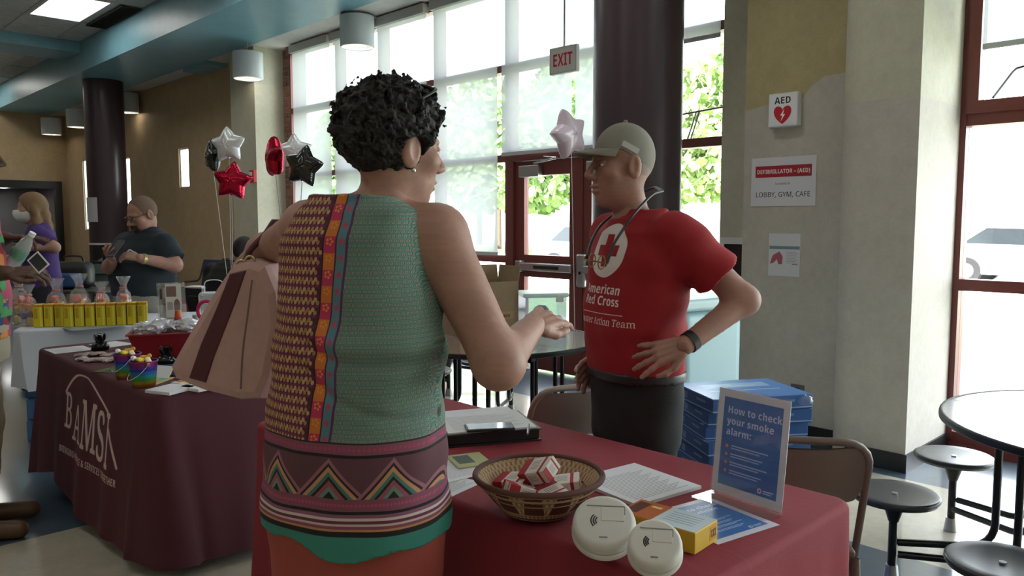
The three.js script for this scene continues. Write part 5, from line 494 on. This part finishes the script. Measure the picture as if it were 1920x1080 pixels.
// --- person in a grey cap and red shirt
const redShirt = canvasTex(1024, 1024, (g, w, h) => { g.fillStyle = '#930f1a'; g.fillRect(0, 0, w, h); const X = (s) => (s + .25) / .5 * w, Y = (y) => (1.5 - y) / .6 * h; g.save(); g.translate(X(0), Y(1.335)); g.scale(1, 1024 / .6 / (1024 / .5)); const r = .088 / .5 * w; g.fillStyle = '#d8d0cc'; g.beginPath(); g.arc(0, 0, r, 0, 7); g.fill(); g.fillStyle = '#930f1a'; g.fillRect(-r * .2, -r * .6, r * .4, r * 1.2); g.fillRect(-r * .6, -r * .2, r * 1.2, r * .4); g.restore(); g.fillStyle = '#d8d0cc'; g.textAlign = 'center'; const tx = (s, y, f, wd) => { g.save(); g.font = f; g.translate(X(0), Y(y)); g.scale(1, .84); g.fillText(s, 0, 0, wd / .5 * w); g.restore(); }; tx('American', 1.195, 'bold 84px sans-serif', .20); tx('Red Cross', 1.158, 'bold 84px sans-serif', .20); g.fillRect(X(-.11), Y(1.132), X(.11) - X(-.11), 4); tx('Disaster Action Team', 1.095, '62px serif', .30); });
{ const G = at(1195, 600, 2.66), front = toCam.clone().multiplyScalar(.46).addScaledVector(left, .89), T = frame(V(G.x, 0, G.z), front), he = { c: at(1163, 313, 2.64), front: dirOf(-.95, -.28, .02), up: V(0, 1, 0), s: 1.03, tall: 1.08, jaw: .96 };
  const P = { ground: G, front, skin: skin(.36, .19, .145), hipY: .88, headCell: .0038, handCell: .0038, shirtCell: .008, neck: at(1185, 412, 2.68), head: he,
    rows: [[.70, .160, .115, 0, 0], [.84, .165, .120, 0, 0], [.93, .170, .126, 0, .005], [1.0, .176, .135, 0, .012], [1.10, .180, .138, 0, .014], [1.22, .187, .130, 0, .006], [1.32, .192, .120, 0, 0], [1.39, .182, .102, 0, -.008], [1.43, .145, .08, 0, -.014], [1.46, .08, .06, 0, -.018]],
    arms: [{ s: T.put(.178, 1.385, -.01), e: at(1396, 563, 2.5), w: at(1284, 648, 2.40), r: [.056, .043, .030], sleeve: .58, hand: { d: dirOf(-.86, .08, -.28), n: toCam.clone().multiplyScalar(.85).add(V(0, .5, 0)), side: -1, curl: [.12, .16, .2, .26], spread: .22, s: 1.0, thumb: .9 } }, { s: T.put(-.178, 1.385, -.01), e: T.put(-.20, 1.12, -.16), w: T.put(-.165, .955, .03), r: [.054, .042, .030], sleeve: .55, hand: { d: front.clone().add(V(0, -.7, 0)), n: T.x.clone().negate(), side: 1, curl: [.3, .3, .35, .4], spread: .1, s: 1 } }],
    legs: standLegs(T, .86, .09), shirt: { mat: std(0xffffff, .82, { map: redShirt, bumpMap: weave, bumpScale: .0004, side: THREE.DoubleSide }), label: 'red shirt with a round white cross emblem', hem: .925, sleeves: true, fold: .004, neckUp: .055, neckR: .085, ease: .010, k: 3, uv: (x, y, z, nx, nz) => nz < .12 ? [x < 0 ? .004 : .996, 1 - (1.5 - y) / .6] : [(x + .25) / .5, 1 - (1.5 - y) / .6] },
    trousers: { mat: fabric(.012, .012, .013), top: .945, label: 'black trousers' }, shoe: black };
  const W = person('person in a grey cap and red emblem shirt', P), H = W.H, hs = W.hs, L = (x, y, z) => H.put(x * hs, y * hs, z * hs);
  headMesh('hair', W, (x, y, z) => Math.max(ell(0, .03, -.016, .0775, .096, .0995)(x, y, z), z + .04 - .2 * y, -(y + .045), y - .05), { p: .02 }, .005, std(rgb(.34, .28, .24), .9), 'cropped grey hair');
  headMesh('cap', W, (x, y, z) => { const a = ell(0, .037, -.014, .0795, .106, .1035)(x, y, z); return Math.max(a, -(y - (.050 + (z < .03 ? (z - .03) * .55 : 0)))); }, { p: .03, y: .02 }, .004, fabric(.24, .225, .195), 'washed grey baseball cap');
  { const pos = [], idx = [], N = 24, Mr = 10; for (let s = 0; s < 2; s++) for (let i = 0; i <= N; i++) for (let j = 0; j <= Mr; j++) { const a = (i / N - .5) * 2.2, r = j / Mr, e = .078 * Math.pow(Math.max(0, Math.cos(a * 1.4)), .45), x = Math.sin(a) * .0785, zz = -.014 + Math.cos(a) * .101 + e * r, y = .053 - 1.6 * x * x * r - .014 * r * r - (s ? .005 : 0); const p = L(x, y, zz); pos.push(p.x, p.y, p.z); } const q = (s, i, j) => s * (N + 1) * (Mr + 1) + i * (Mr + 1) + j; for (let i = 0; i < N; i++) for (let j = 0; j < Mr; j++) { idx.push(q(0, i, j), q(0, i, j + 1), q(0, i + 1, j), q(0, i + 1, j), q(0, i, j + 1), q(0, i + 1, j + 1), q(1, i, j), q(1, i + 1, j), q(1, i, j + 1), q(1, i + 1, j), q(1, i + 1, j + 1), q(1, i, j + 1)); } for (let i = 0; i < N; i++) idx.push(q(0, i, Mr), q(1, i, Mr), q(0, i + 1, Mr), q(0, i + 1, Mr), q(1, i, Mr), q(1, i + 1, Mr)); const g = new THREE.BufferGeometry(); g.setAttribute('position', new THREE.Float32BufferAttribute(pos, 3)); g.setIndex(idx); g.computeVertexNormals(); obj('cap_brim', g, std(rgb(.22, .205, .18), .85, { side: THREE.DoubleSide }), W.t); }
  obj('cap_button', mv(new THREE.SphereGeometry(.008, 12, 8), ...L(0, .144, -.014).toArray()), fabric(.24, .225, .195), W.t); obj('cap_patch', new THREE.BoxGeometry(.004, .018, .062).rotateX(-.42).translate(.0785, .056, .002).scale(hs, hs, hs).applyMatrix4(H.m), std(rgb(.42, .41, .39), .8), W.t, 'pale side patch');
  // eyeglasses hanging on a black cord
  const n0 = L(0, -.13, -.085), chest = at(1122, 493, 2.44); obj('eyeglass_cord', [tube([at(1243, 358, 2.60), at(1222, 366, 2.55), at(1190, 400, 2.47), at(1165, 435, 2.43), at(1150, 460, 2.42), at(1138, 494, 2.42)], .0045, 60, 8), tube([at(1243, 358, 2.60), at(1225, 352, 2.72), at(1190, 372, 2.78), at(1150, 402, 2.70), at(1125, 424, 2.62), at(1108, 455, 2.55), at(1100, 484, 2.5)], .0045, 60, 8)], black, W.t, 'black eyeglass cord'); const gl = std(rgb(.25, .13, .04), .25); obj('eyeglasses', [tube([at(1100, 478, 2.50), at(1096, 486, 2.50), at(1104, 490, 2.47), at(1118, 490, 2.45), at(1138, 496, 2.42)], .003, 40, 6), new THREE.TorusGeometry(.021, .0022, 8, 24).scale(1, .8, 1).rotateY(1.6).rotateX(1.2).translate(...at(1110, 488, 2.47).toArray()), new THREE.TorusGeometry(.021, .0022, 8, 24).scale(1, .8, 1).rotateY(1.6).rotateX(1.2).translate(...at(1128, 492, 2.435).toArray())], gl, W.t, 'amber eyeglasses hanging at the chest');
  const a = P.arms[0], wd = a.w.clone().sub(a.e).normalize(), wp = a.w.clone().addScaledVector(wd, -.025); const wb = new THREE.CylinderGeometry(.0335, .0335, .024, 24, 1, false).applyQuaternion(new THREE.Quaternion().setFromUnitVectors(V(0, 1, 0), wd)).translate(wp.x, wp.y, wp.z); obj('wristband', wb, black, W.t, 'black fitness wristband'); obj('belt', surface((x, y, z) => Math.max(Math.abs(y - .925) - .018, T.inv(stack(P.rows))(x, y, z) - .016), T.put(-.25, .88, -.25).min(T.put(.25, .88, .25)).min(T.put(-.25, .88, .25)).min(T.put(.25, .88, -.25)), T.put(-.25, .97, -.25).max(T.put(.25, .97, .25)).max(T.put(-.25, .97, .25)).max(T.put(.25, .97, -.25)), .009), std(rgb(.015, .013, .012), .4), W.t); }
// --- far person in a navy polo looking at a phone
{ const G = at(276, 540, 6.15), d0 = 6.15, front = toCam.clone().multiplyScalar(.86).addScaledVector(left, .5), T = frame(V(G.x, 0, G.z), front), ph = at(217, 466, 5.72);
  const P = { ground: G, front, skin: skin(.40, .22, .165), hipY: .85, cell: .014, headCell: .006, handCell: .005, shirtCell: .012, thick: 1.2, neck: at(272, 436, 6.15), head: { c: at(266, 403, 6.06), front: dirOf(-.55, -.75, -.35), s: 1.12, jaw: 1.15 },
    rows: [[.6, .2, .17, 0, 0], [.85, .235, .20, 0, .02], [1.0, .24, .215, 0, .03], [1.12, .235, .20, 0, .02], [1.22, .235, .17, 0, 0], [1.30, .21, .13, 0, -.01], [1.35, .15, .09, 0, -.02], [1.38, .09, .07, 0, -.02]],
    arms: [{ s: T.put(.225, 1.255, 0), e: at(328, 497, 5.98), w: at(262, 484, 5.78), r: [.066, .052, .034], sleeve: .72, hand: { d: dirOf(-.9, -.1, .2), n: dirOf(.1, -.5, .8), side: 1, curl: [.45, .5, .5, .5], s: 1.02 } }, { s: T.put(-.225, 1.255, 0), e: at(206, 500, 6.0), w: at(208, 487, 5.82), r: [.066, .052, .034], sleeve: .7, hand: { d: dirOf(.2, -.7, .35), n: dirOf(-.5, -.3, -.7), side: -1, curl: [.5, .5, .5, .5], s: 1.02 } }],
    legs: standLegs(T, .84, .11), shirt: { mat: fabric(.012, .020, .030), label: 'navy polo shirt', hem: .86, sleeves: true, fold: .004, neckUp: .05, neckR: .085, k: 5, ease: .01 }, trousers: { mat: fabric(.28, .27, .25), top: .88, label: 'grey trousers' }, shoe: black };
  const W = person('person in a navy polo looking down at a phone', P), H = W.H, L = (x, y, z) => H.put(x * W.hs, y * W.hs, z * W.hs);
  headMesh('hair', W, (x, y, z) => Math.max(ell(0, .03, -.016, .0785, .0975, .1005)(x, y, z), z - .02 - .3 * y, -(y + .04), .03 - Math.hypot((Math.abs(x) - .084) * .7, y + .004, z + .008)), { p: .02 }, .006, std(rgb(.16, .10, .07), .9), 'closely shaved hair'); headMesh('beard', W, (x, y, z) => Math.max(headField({ jaw: 1.15 })(x, y, z) - .006, y + .048, -(z - .035), Math.abs(x) - .04, .014 - Math.hypot(x * .7, (y + .069) * 1.6, z - .09)), { p: .02 }, .005, std(rgb(.05, .03, .02), .9), 'dark goatee');
  obj('eyeglasses', [tube([[.085, .012, -.01], [.07, .012, .075], [.05, .012, .098], [.032, -.008, .102], [.012, .008, .102], [-.012, .008, .102], [-.032, -.008, .102], [-.05, .012, .098], [-.07, .012, .075], [-.085, .012, -.01]].map((q) => L(...q)), .003, 80, 6)], black, W.t, 'thin dark eyeglasses'); obj('collar', [tube([T.put(-.075, 1.36, -.04), T.put(-.07, 1.355, .03), T.put(0, 1.315, .105), T.put(.07, 1.355, .03), T.put(.075, 1.36, -.04)], .014, 40, 8)], fabric(.012, .020, .030), W.t); const lg = T.put(.11, 1.19, .175); obj('chest_logo', tube([T.put(.06, 1.19, .205), T.put(.085, 1.215, .195), T.put(.11, 1.205, .185), T.put(.14, 1.185, .165)], .006, 24, 6), paper, W.t, 'white embroidered chest logo'); const a = P.arms[0], wd = a.w.clone().sub(a.e).normalize(), wp = a.w.clone().addScaledVector(wd, -.03); obj('wristwatch', new THREE.CylinderGeometry(.039, .039, .022, 20).applyQuaternion(new THREE.Quaternion().setFromUnitVectors(V(0, 1, 0), wd)).translate(wp.x, wp.y, wp.z), std(rgb(.5, .42, .2), .3, { metalness: .9 }), W.t, 'gold wristwatch');
  const t = thing('smartphone', 'dark smartphone held by the person in navy', 'phone', ph, Math.atan2(toCam.x, toCam.z) - .5); obj('case', rot(rb(.078, .155, .011, .005), -.7), black, t); obj('screen', rot(rb(.07, .14, .001, .0004).translate(0, 0, -.006), -.7), std(rgb(.05, .06, .07), .08), t); }
// --- person in a purple shirt and face mask
{ const G = at(78, 480, 6.75), front = dirOf(-.9, -.42), T = frame(V(G.x, 0, G.z), front);
  const P = { ground: G, front, skin: skin(.44, .26, .20), hipY: .88, cell: .014, headCell: .006, handCell: .006, shirtCell: .012, neck: at(70, 430, 6.75), head: { c: at(58, 390, 6.7), front: dirOf(-.93, -.34, -.06), s: 1.03 },
    rows: [[.75, .17, .14, 0, 0], [.95, .17, .135, 0, 0], [1.1, .165, .13, 0, .01], [1.22, .17, .13, 0, .01], [1.32, .17, .105, 0, 0], [1.38, .13, .08, 0, 0], [1.41, .08, .06, 0, 0]],
    arms: [{ s: T.put(.165, 1.325, 0), e: at(102, 464, 6.58), w: at(55, 464, 6.5), r: [.05, .042, .028], sleeve: .72, hand: { d: dirOf(-.95, .1, .1), n: V(0, 1, 0), side: -1, curl: [.3, .3, .3, .3], s: .95 } }, { s: T.put(-.165, 1.325, 0), e: T.put(-.2, 1.08, .05), w: T.put(-.1, 1.12, .27), r: [.05, .042, .028], sleeve: .7 }],
    legs: standLegs(T, .86, .085), shirt: { mat: fabric(.055, .022, .15), label: 'purple short sleeved shirt', hem: .86, sleeves: true, fold: .003, neckUp: .045, neckR: .075, k: 2 }, trousers: { mat: fabric(.02, .02, .03), top: .9, label: 'dark trousers' }, shoe: black };
  const W = person('person in a purple shirt wearing a white face mask', P);
  headMesh('hair', W, (x, y, z) => { let d = Math.max(ell(0, .03, -.016, .086, .104, .110)(x, y, z), z - .03 - .6 * y); const wave = .004 * Math.sin(y * 70 + x * 40); d = smin(d, Math.max(blend([cap(V(.062, .0, -.03), V(.075, -.20, -.055), .035, .03), cap(V(-.062, .0, -.03), V(-.075, -.20, -.055), .035, .03), cap(V(0, .0, -.075), V(0, -.22, -.10), .055, .05)], .03)(x, y, z) - wave, z - .02), .02); return d; }, { p: .13 }, .006, std(rgb(.20, .115, .055), .7), 'long light brown hair');
  headMesh('face_mask', W, (x, y, z) => Math.max(Math.abs(blend([ell(0, -.055, .045, .066, .062, .072), ell(0, -.035, .085, .026, .03, .04)], .03)(x, y, z) - .006) - .003, y + .008 + (z < .08 ? (.08 - z) * .15 : 0), -(y + .118), -(z - .0)), { p: .02 }, .005, std(rgb(.72, .70, .68), .8), 'white face mask'); obj('mask_loop', tube([[.06, -.02, .05], [.08, .0, .0], [.09, -.01, -.025], [.08, -.035, -.01], [.062, -.07, .04]].map((q) => W.H.put(...q)), .002, 24, 5), paper, W.t); }
// --- seated person in black, back to the viewer
{ const G = at(436, 560, 6.6), front = dirOf(.35, .93), T = frame(V(G.x, 0, G.z), front);
  const P = { ground: G, front, skin: skin(.22, .12, .085), hipY: .55, cell: .014, headCell: .006, handCell: .006, shirtCell: .012, thick: 1.05, neck: at(446, 496, 6.6), head: { c: at(460, 474, 6.63), front: dirOf(.35, .93, -.3), s: 1.0 },
    rows: [[.42, .2, .17, 0, 0], [.6, .2, .16, 0, .0], [.8, .2, .15, 0, -.01], [.95, .205, .14, 0, -.01], [1.03, .18, .11, 0, 0], [1.08, .12, .08, 0, .01], [1.11, .08, .06, 0, .02]],
    arms: [{ s: T.put(.19, 1.0, 0), e: T.put(.24, .76, .1), w: T.put(.12, .74, .32), r: [.058, .048, .03], sleeve: .98, hand: { d: front.clone(), n: V(0, 1, 0), side: -1, curl: [.3, .3, .3, .3] } }, { s: T.put(-.19, 1.0, 0), e: T.put(-.24, .76, .1), w: T.put(-.12, .74, .32), r: [.058, .048, .03], sleeve: .98, hand: { d: front.clone(), n: V(0, 1, 0), side: 1, curl: [.3, .3, .3, .3] } }],
    legs: [-1, 1].map((s) => ({ h: T.put(s * .1, .52, .02), k: T.put(s * .14, .52, .44), a: T.put(s * .14, .075, .46), t: T.put(s * .15, .035, .62) })), shirt: { mat: fabric(.010, .011, .011), label: 'black hooded jacket', hem: .44, sleeves: true, fold: .004, neckUp: .06, neckR: .075, k: 7, ease: .012 }, trousers: { mat: fabric(.02, .02, .022), top: .6, label: 'dark trousers' }, shoe: black };
  const W = person('seated person in a black jacket seen from behind', P); headMesh('hair', W, (x, y, z) => { let d = ell(0, .03, -.018, .088, .107, .110)(x, y, z); d = Math.max(d, z - .03 - .5 * y, -(y + .08)); return d; }, { p: .02 }, .006, std(rgb(.012, .011, .010), .7), 'short black hair');
  const c = T.put(0, 0, -.02), t = thing('stacking_chair', 'black stacking chair under the seated person in black', 'chair', V(c.x, 0, c.z), Math.atan2(front.x, front.z)); obj('seat', mv(rb(.44, .03, .42, .014), 0, .40, 0.08), black, t); obj('backrest', rot(rb(.42, .3, .02, .01), -.12).translate(0, .68, -.24), black, t); for (const s of [-1, 1]) { obj('side_frame', bent([V(s * .22, 0, .26), V(s * .22, .39, .2), V(s * .22, .39, -.16), V(s * .21, .8, -.26)], .012, .05), tubeBlack, t); obj('rear_leg', rod(V(s * .22, .39, -.14), V(s * .22, 0, -.28), .012), tubeBlack, t); } }
// --- person at the edge with khaki trousers
{ const G = at(-47, 800, 3.6), front = dirOf(.93, .36), T = frame(V(G.x, 0, G.z), front), sk = skin(.115, .062, .045);
  const P = { ground: G, front, skin: sk, hipY: .95, cell: .014, headCell: .006, handCell: .0045, shirtCell: .011, neck: at(-54, 338, 3.6), head: { c: at(-50, 292, 3.6), front: dirOf(.9, .42, -.05), s: 1.05 },
    rows: [[.8, .18, .14, 0, 0], [.95, .185, .145, 0, 0], [1.1, .185, .15, 0, .01], [1.25, .195, .145, 0, 0], [1.42, .20, .125, 0, 0], [1.52, .16, .09, 0, 0], [1.56, .09, .07, 0, 0]],
    arms: [{ s: T.put(-.19, 1.46, 0), e: at(-42, 512, 3.42), w: at(18, 512, 3.38), r: [.056, .045, .031], sleeve: .8, hand: { d: dirOf(.96, .12, .06), n: V(0, .9, 0).add(toCam.clone().multiplyScalar(.5)), side: 1, curl: [.45, .5, .5, .55], s: 1.05 } }, { s: T.put(.19, 1.46, 0), e: at(-38, 470, 3.72), w: at(12, 446, 3.70), r: [.056, .045, .031], sleeve: .8, hand: { d: dirOf(.98, .05, .02), n: V(0, 1, 0), side: -1, curl: [.12, .16, .5, .6], s: 1.05, spread: .2 } }],
    legs: standLegs(T, .93, .095, .15), shirt: { mat: print(128, 128, (g) => { ['#8a2030', '#1c6a58', '#c07830', '#203a6a', '#a83858', '#3a8a4a'].forEach((c, k) => { g.fillStyle = c; for (let j = 0; j < 10; j++) { g.beginPath(); g.arc(hash(k, j, 1) * 128, hash(k, j, 2) * 128, 8 + hash(k, j, 3) * 16, 0, 7); g.fill(); } }); }), label: 'colourful printed shirt', hem: .9, sleeves: true, fold: .004, neckUp: .05, neckR: .08, k: 6, uv: (x, y, z) => [(x + z) * 3, y * 3] }, trousers: { mat: fabric(.34, .29, .21), top: .97, label: 'khaki trousers' }, shoe: std(rgb(.10, .05, .02), .45) };
  P.shirt.mat.map.wrapS = P.shirt.mat.map.wrapT = THREE.RepeatWrapping;
  const W = person('person in khaki trousers at the white table end', P); headMesh('hair', W, (x, y, z) => Math.max(ell(0, .03, -.016, .084, .103, .107)(x, y, z), z - .04 - .5 * y, -(y + .06)), { p: .02 }, .006, std(rgb(.012, .01, .01), .8), 'short black hair');
  const b = thing('water_bottle', 'clear water bottle with a green label in a hand', 'bottle', at(18, 503, 3.66)); b.rotation.z = -.62; b.rotation.y = .8; const cl = std(rgb(.85, .9, .9), .1, { transmission: .7, thickness: 0 }); obj('body', lathe([[0, 0], [.03, 0], [.033, .006], [.033, .12], [.026, .15], [.013, .175], [.013, .185]], 24), cl, b); obj('label', mv(new THREE.CylinderGeometry(.0336, .0336, .05, 24, 1, true), 0, .085, 0), std(rgb(.12, .3, .2), .5, { side: THREE.DoubleSide }), b); obj('cap', mv(cyl(.015, .015, .018, 16), 0, .193, 0), paper, b);
  const c = thing('name_badge', 'white bordered black badge held in a hand', 'badge', at(72, 492, 3.33), Math.atan2(toCam.x, toCam.z)); obj('card', rot(rb(.062, .075, .003, .0012), 0, 0, .7), paper, c); obj('face', rot(rb(.05, .062, .001, .0004).translate(0, 0, .002), 0, 0, .7), std(rgb(.03, .035, .04), .4), c); }
// ---------- balloons ----------
function starBalloon(p, size, face, roll, mat, label, tie) {
  const o = obj('star_balloon', starGeo(size), mat); const z = face.clone().normalize(), x = V(0, 1, 0).cross(z).normalize(), y = z.clone().cross(x); o.matrixAutoUpdate = true; o.quaternion.setFromRotationMatrix(new THREE.Matrix4().makeBasis(x, y, z)); o.rotateZ(roll); o.position.copy(p); tag(o, label, 'balloon'); const a = Math.PI * 1.3; obj('neck_tail', rod(V(Math.cos(4.71) * size * .46, -size * .42, 0), V(.01, -size * .62, 0), .008, .014), mat, o); if (tie) { const s = obj('ribbon', tube([V(0, -size * .45, .0), ...[]].concat([o.worldToLocal2(tie.clone().lerp(p, .5).add(V(.02, -.02, .01))), o.worldToLocal2(tie)]), .0022, 30, 5), std(rgb(.7, .68, .68), .4), o, 'thin ribbon'); } return o;
}
THREE.Object3D.prototype.worldToLocal2 = function (v) { this.updateMatrixWorld(true); return this.worldToLocal(v.clone()); };
function starGeo(R) { const n = 10, rad = [], K = 200, ring = 18, pos = [], idx = []; const inner = .60 * R, h36 = Math.PI / 5, prof = (a) => { let s = ((a % (2 * h36)) + 2 * h36) % (2 * h36); if (s > h36) s = 2 * h36 - s; const x1 = R, x2 = inner * Math.cos(h36), y2 = inner * Math.sin(h36); const r = (x1 * y2) / (y2 * Math.cos(s) + (x1 - x2) * Math.sin(s)); return r - .06 * R * Math.max(0, 1 - s / .12); }; // tips where f = 1
  for (let s = 0; s < 2; s++) for (let j = 0; j <= ring; j++) for (let i = 0; i < K; i++) { const a = i / K * Math.PI * 2, r = prof(a) * (j / ring), puff = Math.sqrt(Math.max(0, 1 - Math.pow(j / ring, 2.2))) * R * .40 * (.8 + .2 * (R * .6) / prof(a)), cr = j > ring * .6 ? .012 * R * Math.sin(a * 55) * (j / ring - .6) * 2 : 0; pos.push(r * Math.cos(a + Math.PI / 2), r * Math.sin(a + Math.PI / 2), (s ? -1 : 1) * (puff + cr * (j < ring ? 1 : 0))); }
  const q = (s, j, i) => s * (ring + 1) * K + j * K + i % K; for (let s = 0; s < 2; s++) for (let j = 0; j < ring; j++) for (let i = 0; i < K; i++) { const a = q(s, j, i), b = q(s, j, i + 1), c = q(s, j + 1, i), d = q(s, j + 1, i + 1); if (s) idx.push(a, d, c, a, b, d); else idx.push(a, c, d, a, d, b); } const g = new THREE.BufferGeometry(); g.setAttribute('position', new THREE.Float32BufferAttribute(pos, 3)); g.setIndex(idx); g.computeVertexNormals(); return g; }
const foilRed = std(rgb(.48, .012, .045), .2, { metalness: .85 }), foilWhite = std(rgb(.72, .74, .78), .3, { metalness: .25, clearcoat: .5 }), foilBlack = std(rgb(.012, .014, .014), .15, { metalness: .3, clearcoat: .8 }), foilPink = std(rgb(.74, .62, .72), .3, { metalness: .1, transmission: .25, thickness: 0 });
{ const tie1 = at(432, 560, 5.1), D = 4.7; const tieA = onY(312, 682, TY + .06); tie1.copy(onY(436, 599, TY));
  starBalloon(at(428, 272, D), .118, toCam.clone().addScaledVector(across, -.15), .06, foilWhite, 'white star balloon above the red star balloon', tie1); starBalloon(at(399, 292, D + .2), .115, toCam.clone().addScaledVector(left, 1.5), -.25, foilBlack, 'black star balloon behind the white star balloon', tie1); starBalloon(at(436, 340, D - .05), .128, toCam.clone().addScaledVector(across, .1), -.12, foilRed, 'red star balloon below the white star balloon', tie1);
  const E = 4.4, tie2 = WP(1.72, .1); starBalloon(at(515, 296, E), .128, toCam.clone().addScaledVector(left, 1.9), .0, foilRed, 'red star balloon turned edge on beside the brick jamb', tie2); starBalloon(at(553, 284, E + .25), .115, toCam.clone().addScaledVector(across, .2), .05, foilWhite, 'white star balloon behind a black star balloon', tie2); starBalloon(at(570, 312, E - .1), .128, toCam.clone().addScaledVector(across, -.25), -.2, foilBlack, 'black star balloon before the window shade', tie2);
  starBalloon(at(1066, 252, 4.6), .16, toCam.clone().addScaledVector(across, 1.0), .35, foilPink, 'pale pink star balloon by the plum column', onY(1078, 634, .69)); }
renderer.render(scene, camera);
